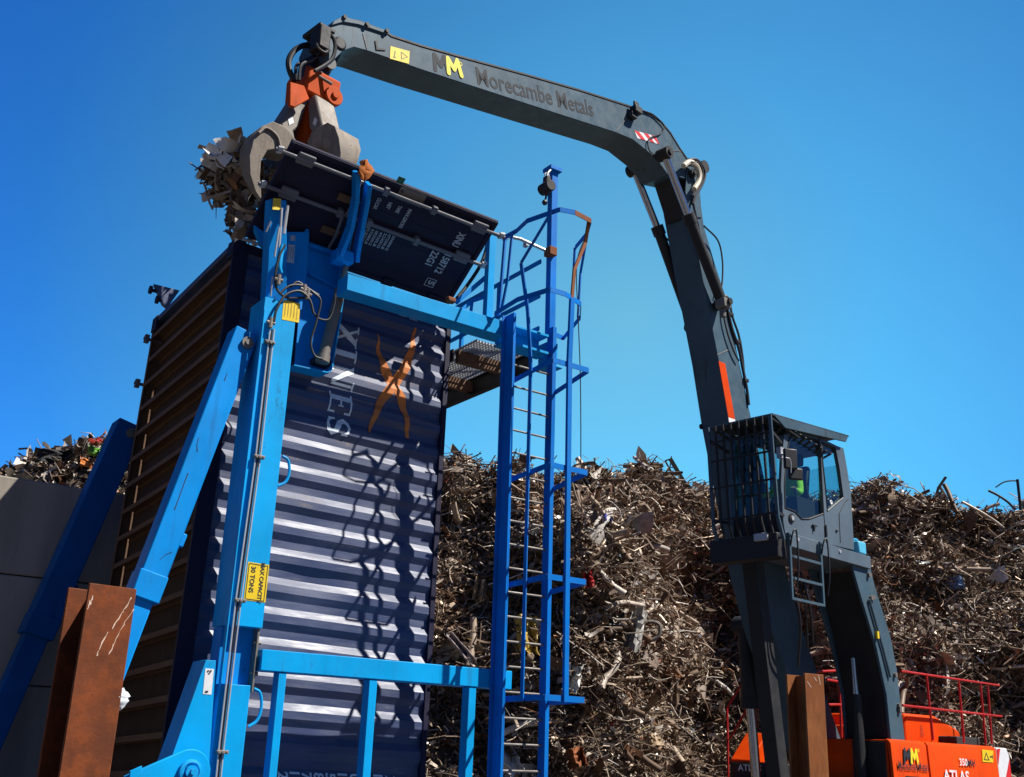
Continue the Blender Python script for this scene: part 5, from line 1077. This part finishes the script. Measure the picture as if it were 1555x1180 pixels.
for n, lo, hi, w0, w1, spr in ((56000, .05, .17, .018, .065, .15), (14000, .12, .34, .03, .09, .16), (900, .25, .55, .10, .24, .13)):
    d1, d2 = dirs(n); L_ = rng.uniform(lo, hi, n) ** 1; parts.append(shards(scatter(n, spr), d1, d2, L_, rng.uniform(w0, w1, n), rng.normal(0, .55, n), rng.normal(0, 1.6, n)))
n = 8000; d1, d2 = dirs(n); parts.append(wires(scatter(n, .18), d1, d2, rng.uniform(.25, 1.1, n), rng.uniform(.005, .018, n), rng.uniform(-.25, .25, n)))
n = 130; d1, d2 = dirs(n, .4); parts.append(shards(scatter(n, .08), d1, d2, rng.uniform(.5, 1.1, n), rng.uniform(.25, .5, n), rng.normal(0, .5, n), rng.normal(0, 1.8, n), 7))
n = 700; d1, d2 = dirs(n); parts.append(wires(scatter(n, .12), d1, d2, rng.uniform(.3, 1.2, n), rng.uniform(.03, .07, n), rng.uniform(-.12, .12, n), 4, 6))
hp = fastmesh('scrap_heap', parts, m_scrap); tag(hp, 'towering heap of tangled shredded scrap metal filling the back of the yard', 'scrap heap', kind='stuff')
# far small heap behind the wall
XL0, XL1 = -9.5, -3.6
yl = 16.6
lp = [(0, 735), (18, 722), (45, 705), (65, 690), (95, 684), (110, 676), (122, 664), (140, 660), (165, 664), (180, 672), (200, 690), (230, 700)]
lx = np.array([ony(p, yl).x for p in lp]); lz = np.array([ony(p, yl).z for p in lp])
def lheap(x, v):
    H = np.interp(x, lx, lz) - .1; z = H - (1 - v) * 3.0 * np.abs(1 - v) ** .3; y = yl - (1 - v) * 1.6 + .0 * v; q = np.stack([x + 50, z + 20], -1)
    y = y - .3 * vn(q, 15, .9); y = np.where(v > 1, yl + (v - 1) * 5, y); z = np.where(v > 1, H - (v - 1) * 1.0, z); return np.stack([x, y, z], -1)
gx, gv = np.meshgrid(np.linspace(lx[0], lx[-1], 50), np.linspace(0, 1.4, 30), indexing='ij'); gp_ = lheap(gx, gv); gp_[..., 1] += .12; gp_[..., 2] -= .05
ni, nj = gp_.shape[:2]; ii, jj = np.meshgrid(np.arange(ni - 1), np.arange(nj - 1), indexing='ij')
parts = [(gp_.reshape(-1, 3), np.stack([ii * nj + jj, (ii + 1) * nj + jj, (ii + 1) * nj + jj + 1, ii * nj + jj + 1], -1).reshape(-1, 4))]
for n, lo, hi, w0, w1 in ((2600, .08, .28, .03, .10), (500, .2, .45, .06, .18)):
    x = rng.uniform(lx[0], lx[-1], n); p = lheap(x, rng.uniform(.4, 1.1, n)) + rng.normal(0, .07, (n, 3)); d1, d2 = dirs(n); parts.append(shards(p, d1, d2, rng.uniform(lo, hi, n), rng.uniform(w0, w1, n), rng.normal(0, .5, n), rng.normal(0, 1.5, n)))
n = 350; x = rng.uniform(lx[0], lx[-1], n); p = lheap(x, rng.uniform(.5, 1.08, n)); d1, d2 = dirs(n); parts.append(wires(p, d1, d2, rng.uniform(.2, .7, n), rng.uniform(.006, .014, n), rng.uniform(-.25, .25, n)))
hp2 = fastmesh('scrap_heap', parts, m_scrap2); tag(hp2, 'small brighter heap of mixed scrap showing over the grey concrete wall', 'scrap heap', kind='stuff')
# bundle held in the grab
c0 = onK((354, 272), -.75); n = 240
ax = np.array(c0); p = ax + rng.normal(0, 1, (n, 3)) * np.array([.15, .22, .17]) + np.array([.06, 0, -.02]); d1 = unit(rng.normal(0, 1, (n, 3)) * np.array([1.4, .8, .7])); b = rng.normal(0, 1, (n, 3)); d2 = unit(b - d1 * (b * d1).sum(1)[:, None])
p2 = ax + np.array([.22, .0, -.50]) + rng.normal(0, 1, (120, 3)) * np.array([.10, .2, .17]); e1 = unit(rng.normal(0, 1, (120, 3))); b = rng.normal(0, 1, (120, 3)); e2 = unit(b - e1 * (b * e1).sum(1)[:, None])
parts = [shards(p, d1, d2, rng.uniform(.12, .42, n), rng.uniform(.04, .16, n), rng.normal(0, .5, n), rng.normal(0, 1.6, n)), shards(p2, e1, e2, rng.uniform(.1, .35, 120), rng.uniform(.04, .15, 120), rng.normal(0, .5, 120), rng.normal(0, 1.6, 120))]
ws_ = ax + rng.normal(0, 1, (26, 3)) * np.array([.16, .2, .12]) + np.array([-.05, -.15, .10]); w1, w2 = dirs(26); wsh = shards(ws_, w1, w2, rng.uniform(.25, .5, 26), rng.uniform(.08, .2, 26), rng.normal(0, .6, 26), rng.normal(0, 1.8, 26), 5)
n = 60; p = ax + rng.normal(0, 1, (n, 3)) * np.array([.20, .2, .2]); d1, d2 = dirs(n); parts.append(wires(p, d1, d2, rng.uniform(.2, .6, n), rng.uniform(.006, .02, n), rng.uniform(-.25, .25, n)))
o = fastmesh('scrap_bundle', parts + [wsh], m_scrap)
o.data.materials.append(plain('torn pale sheet', (.62, .60, .56), .6)); nf_ = len(o.data.polygons); mi_ = np.zeros(nf_, np.int32); mi_[-26 * 5:] = 1; o.data.polygons.foreach_set('material_index', mi_)
tag(o, 'ragged bundle of torn scrap clutched in the left side of the grab', 'scrap bundle')
# pieces one can tell apart on the heap
def crumple(name, label, cat, px, y, w_, h_, mat, seed, tilt=0.0, amp=.12, thick=.012):
    rr = np.random.default_rng(seed); c = ony(px, y); nx_, ny_ = 9, 9; ux = V((math.cos(tilt), -.15, math.sin(tilt))); uy = V((-math.sin(tilt), .25, math.cos(tilt)))
    m = MB(); vs = []
    for j in range(ny_):
        for i in range(nx_):
            fx, fy = i / (nx_ - 1) - .5, j / (ny_ - 1) - .5
            vs.append(c + ux * (w_ * fx * (1 + rr.uniform(-.15, .15))) + uy * (h_ * fy * (1 + rr.uniform(-.15, .15))) + V((0, -1, 0)) * (amp * rr.uniform(-1, 1) + .12 * math.sin(fx * 7 + seed)))
    m.add(vs, [(j * nx_ + i, j * nx_ + i + 1, (j + 1) * nx_ + i + 1, (j + 1) * nx_ + i) for j in range(ny_ - 1) for i in range(nx_ - 1)])
    o = m.build(name, mat, None, smooth=0); s = o.modifiers.new('thickness', 'SOLIDIFY'); s.thickness = thick; return tag(o, label, cat)
def ys(px, d=.35):
    q = ony(px, 22.0)
    for _ in range(6):
        H = float(Htop(np.array([q.x]))[0]); y_ = float(heap_pt(np.array([q.x]), np.array([min(1.0, q.z / H)]))[0, 1]); q = ony(px, y_)
    return q.y - d
for nm, lb, px, w_, h_, mat, sd, tl_, am in (
    ('scrap_sheet', 'crumpled yellow sheet in the heap behind the ladder', (800, 965), .38, .75, plain('dull yellow sheet', (.50, .34, .06)), 3, .1, .06),
    ('scrap_sheet', 'tan torn sheet in the heap just right of the container edge', (727, 895), .18, .45, plain('tan sheet', (.40, .28, .15)), 5, -.1, .04),
    ('scrap_sheet', 'long pale grey sheet hanging from the heap right of the ladder', (966, 955), .30, .80, plain('pale grey sheet', (.32, .31, .28)), 7, -.25, .05),
    ('scrap_sheet', 'orange brown crumpled can low in the heap right of the ladder', (875, 1150), .32, .32, m_rusty, 9, .3, .08),
    ('scrap_sheet', 'pale pink plank lying in the heap above the lower blue beam', (700, 985), .14, .75, plain('pale pink plank', (.50, .42, .40)), 10, .75, .02),
    ('scrap_sheet', 'pale buff sheet in the heap beside the handler cab arm', (1470, 862), .50, .22, plain('buff sheet', (.52, .42, .33)), 12, .3, .05),
    ('scrap_sheet', 'blue grey crumpled wrapping in the right part of the heap', (1455, 885), .38, .30, plain('blue grey wrapping', (.12, .20, .34)), 14, .0, .10),
    ('scrap_sheet', 'bright blue scrap lump near the top of the heap', (922, 787), .18, .16, plain('bright blue scrap', (.03, .05, .35)), 16, .0, .06),
    ('scrap_sheet', 'small red scrap rag in the heap right of the ladder', (893, 880), .16, .30, plain('red rag', (.45, .03, .03)), 18, .2, .08),
    ('scrap_sheet', 'buff folded scrap sheet low in the heap between ladder and crane', (990, 1130), .40, .30, plain('folded buff sheet', (.38, .28, .18)), 20, .5, .08),
    ('scrap_sheet', 'white torn scrap sheet low behind the ladder rungs', (770, 1150), .35, .65, plain('white torn sheet', (.62, .60, .55)), 22, .5, .06),
    ('scrap_sheet', 'pale scrap sheet tucked right of the cage bottom hoop', (868, 1030), .30, .50, plain('pale torn sheet', (.55, .53, .48)), 24, -.2, .06)):
    crumple(nm, lb, 'scrap sheet', px, ys(px), w_, h_, mat, sd, tl_, am)
m = MB(); px = [(968, 968), (975, 950), (990, 944), (1002, 950), (1000, 966), (985, 974)]; y_ = ys((985, 960), .4); m.tube(crom([ony(p, y_) for p in px], 5), .04, 8); tag(m.build('bent_tube', m_steel), 'bent steel tube curled like a hook in the heap', 'scrap tube')
m = MB(); y_ = ys((1020, 730), .1); a_, b_, c_, d_ = [ony(p, y_) for p in ((1010, 700), (1018, 697), (1042, 738), (1030, 735))]
m.bar(a_, d_, .035, .03, V((1, 0, 0))); m.bar(b_, c_, .09, .05, V((1, 0, 0))); m.bar(a_, b_, .03, .03, UP); 
for f in (.3, .6): m.bar(a_.lerp(d_, f), b_.lerp(c_, f), .02, .02, UP)
tag(m.build('metal_frame', m_greyd), 'small dark frame leaning out of the top of the heap left of the crane boom', 'metal frame')
y_ = ys((1530, 770), .1)
m = MB(); m.tube(crom([ony(p, y_) for p in ((1501, 745), (1515, 752), (1530, 762), (1540, 772))], 5), .03, 6); tag(m.build('bent_rod', m_greyd), 'short dark rod sticking up from the heap at the right edge', 'rod')
m = MB(); m.tube(crom([ony(p, y_) for p in ((1512, 740), (1525, 732), (1540, 730), (1546, 732))], 5), .018, 6); m.tube([ony((1545, 728), y_), ony((1550, 775), y_)], .035, 6); tag(m.build('bent_bar', m_greyd), 'curved thin bar with an upright post at the top right of the heap', 'bar')
m = MB(); y_ = ys((1065, 738), .3); q = ony((1066, 739), y_); m.bar(q + V((-.22, 0, .08)), q + V((.22, 0, -.10)), .12, .03, V((0, -.5, 1))); tag(m.build('scrap_board', plain('pale board', (.55, .48, .38))), 'pale board on the heap top left of the crane boom', 'board')
m = MB(); q = ony((703, 707), ys((703, 712), -.1)); m.ball(q, .22, 1.3, .8, .35, 10); tag(m.build('sack', plain('pale sacking', (.5, .45, .38)), smooth=60), 'pale flattened sack on the heap top right of the container', 'sack')
for lb, px, w_, h_, mat, sd in (('bright green scrap sheet on the small heap above the wall', (152, 684), .30, .14, plain('green sheet', (.16, .38, .06)), 31), ('orange scrap piece on the small heap above the wall', (128, 703), .18, .12, plain('orange scrap', (.6, .2, .04)), 33), ('dark curved scrap panel at the left of the small heap', (85, 692), .6, .2, m_dark, 35), ('red scrap lump on top of the small heap above the wall', (147, 671), .16, .08, plain('red scrap', (.4, .05, .03)), 37)):
    crumple('scrap_sheet', lb, 'scrap sheet', px, yl - .75, w_, h_, mat, sd, .1, .06)

# ================================================================== concrete wall
wb = 12.75
wt = onb((60, 731), wb)
cwall = thing('concrete_wall', 'grey precast concrete push wall in shade behind the rusty column at left', 'wall', T(0, wb, 0), RT)
zt_ = wt.z; zs = [zt_, onb((60, 878), wb).z, onb((60, 1043), wb).z, 1.0, -.02]
for i in range(len(zs) - 1):
    m = MB(); m.frame_box(T, (-6.0, wb + (i % 2) * .004, zs[i + 1] + .012), (5.4, wb + .35, zs[i])); m.build('wall_course', m_conc, cwall, .015)

# ================================================================== steel columns in front
def hcol(label, px_l, px_r, y, face, base_w, depth, htop):
    a, b = ony(px_l, y), ony(px_r, y); b.z = a.z
    x = (b - a); x.z = 0
    return a, b
def column(label, top, ang, fw, dp, back, mr_=None):
    mr_ = mr_ or m_rust
    """H section: top = near top corner of the lit flange, ang = flange direction"""
    fx = V((math.cos(ang), math.sin(ang), 0)); fy = V((-math.sin(ang), math.cos(ang), 0)) * (1 if back else -1)
    c = thing('steel_column', label, 'steel column', V((top.x, top.y, 0)))
    t_ = .022
    def P(u, v, z): return V((top.x, top.y, 0)) + fx * u + fy * v + UP * z
    z1_ = top.z
    m = MB(); m.frame_box(P, (0, 0, 0), (fw, t_, z1_)); m.build('flange', mr_, c, .003)
    m = MB(); m.frame_box(P, (0, dp - t_, 0), (fw, dp, z1_ - .004)); m.build('flange', mr_, c, .003)
    m = MB(); m.frame_box(P, (fw / 2 - .008, t_, 0), (fw / 2 + .008, dp - t_, z1_ - .01)); m.build('web', mr_, c)
    return P, c
yA = 5.6; tA, tB = ony((137, 885), yA), ony((208, 894), yA + .18); tB.z = tA.z
ang = math.atan2(tB.y - tA.y, tB.x - tA.x)
P, colA = column('rusty steel column standing in front of the concrete wall at lower left, white scrapes on its face', tA, ang, (tB - tA).length, .27, True)
sm = plain('bare scrape', (.62, .46, .36))
for pts in (((200, 908), (186, 930), (170, 955)), ((203, 925), (188, 948), (175, 975), (165, 995)), ((163, 960), (152, 985), (147, 996)), ((137, 912), (133, 925)), ((140, 905), (138, 918))):
    pl = [hit(p, V((-math.sin(ang), math.cos(ang), 0)), V((-math.sin(ang), math.cos(ang), 0)).dot(tA) - .0015) for p in pts]
    ex, pp = V((math.cos(ang), math.sin(ang), 0)), []
    q = [((v - tA).dot(ex), (v - tA).z) for v in pl]
    qq = []
    for (x0, y0), (x1, y1) in zip(q, q[1:]):
        for f in np.linspace(0, 1, 6): qq.append((x0 + (x1 - x0) * f + random.uniform(-.004, .004), y0 + (y1 - y0) * f + random.uniform(-.003, .003)))
    m = MB(); m.flat(stroke2d(qq, [random.uniform(.001, .008) for _ in qq], False), tA - V((-math.sin(ang), math.cos(ang), 0)) * .0015, ex, UP); m.build('scrape', sm, colA, smooth=0)
yB = 9.5; tA2 = ony((1222, 1022), yB); tB2 = ony((1253, 1022), yB); wB = (tB2 - tA2).length
P, colB = column('orange brown rusty steel column standing in front of the crane at lower right', tA2, R(28), wB * 1.22, .24, True, m_rust2)
colB_fix = None
for pts in (((1226, 1035), (1232, 1044)), ((1243, 1025), (1246, 1040)), ((1236, 1028), (1240, 1034))):
    ex = V((math.cos(R(28)), math.sin(R(28)), 0)); en = V((-math.sin(R(28)), math.cos(R(28)), 0)); pl = [hit(p, en, en.dot(tA2) - .0015) for p in pts]
    q = [((v - tA2).dot(ex), (v - tA2).z) for v in pl]; m = MB(); m.flat(stroke2d(q, [.006] * len(q), False), tA2 - en * .0015, ex, UP); m.build('scrape', sm, colB, smooth=0)
rag('white_rag', 'small dirty white rag snagged on the right edge of the left rusty column', 'rag', ony((183, 1062), yA + .2), m_fade, .055, 8)
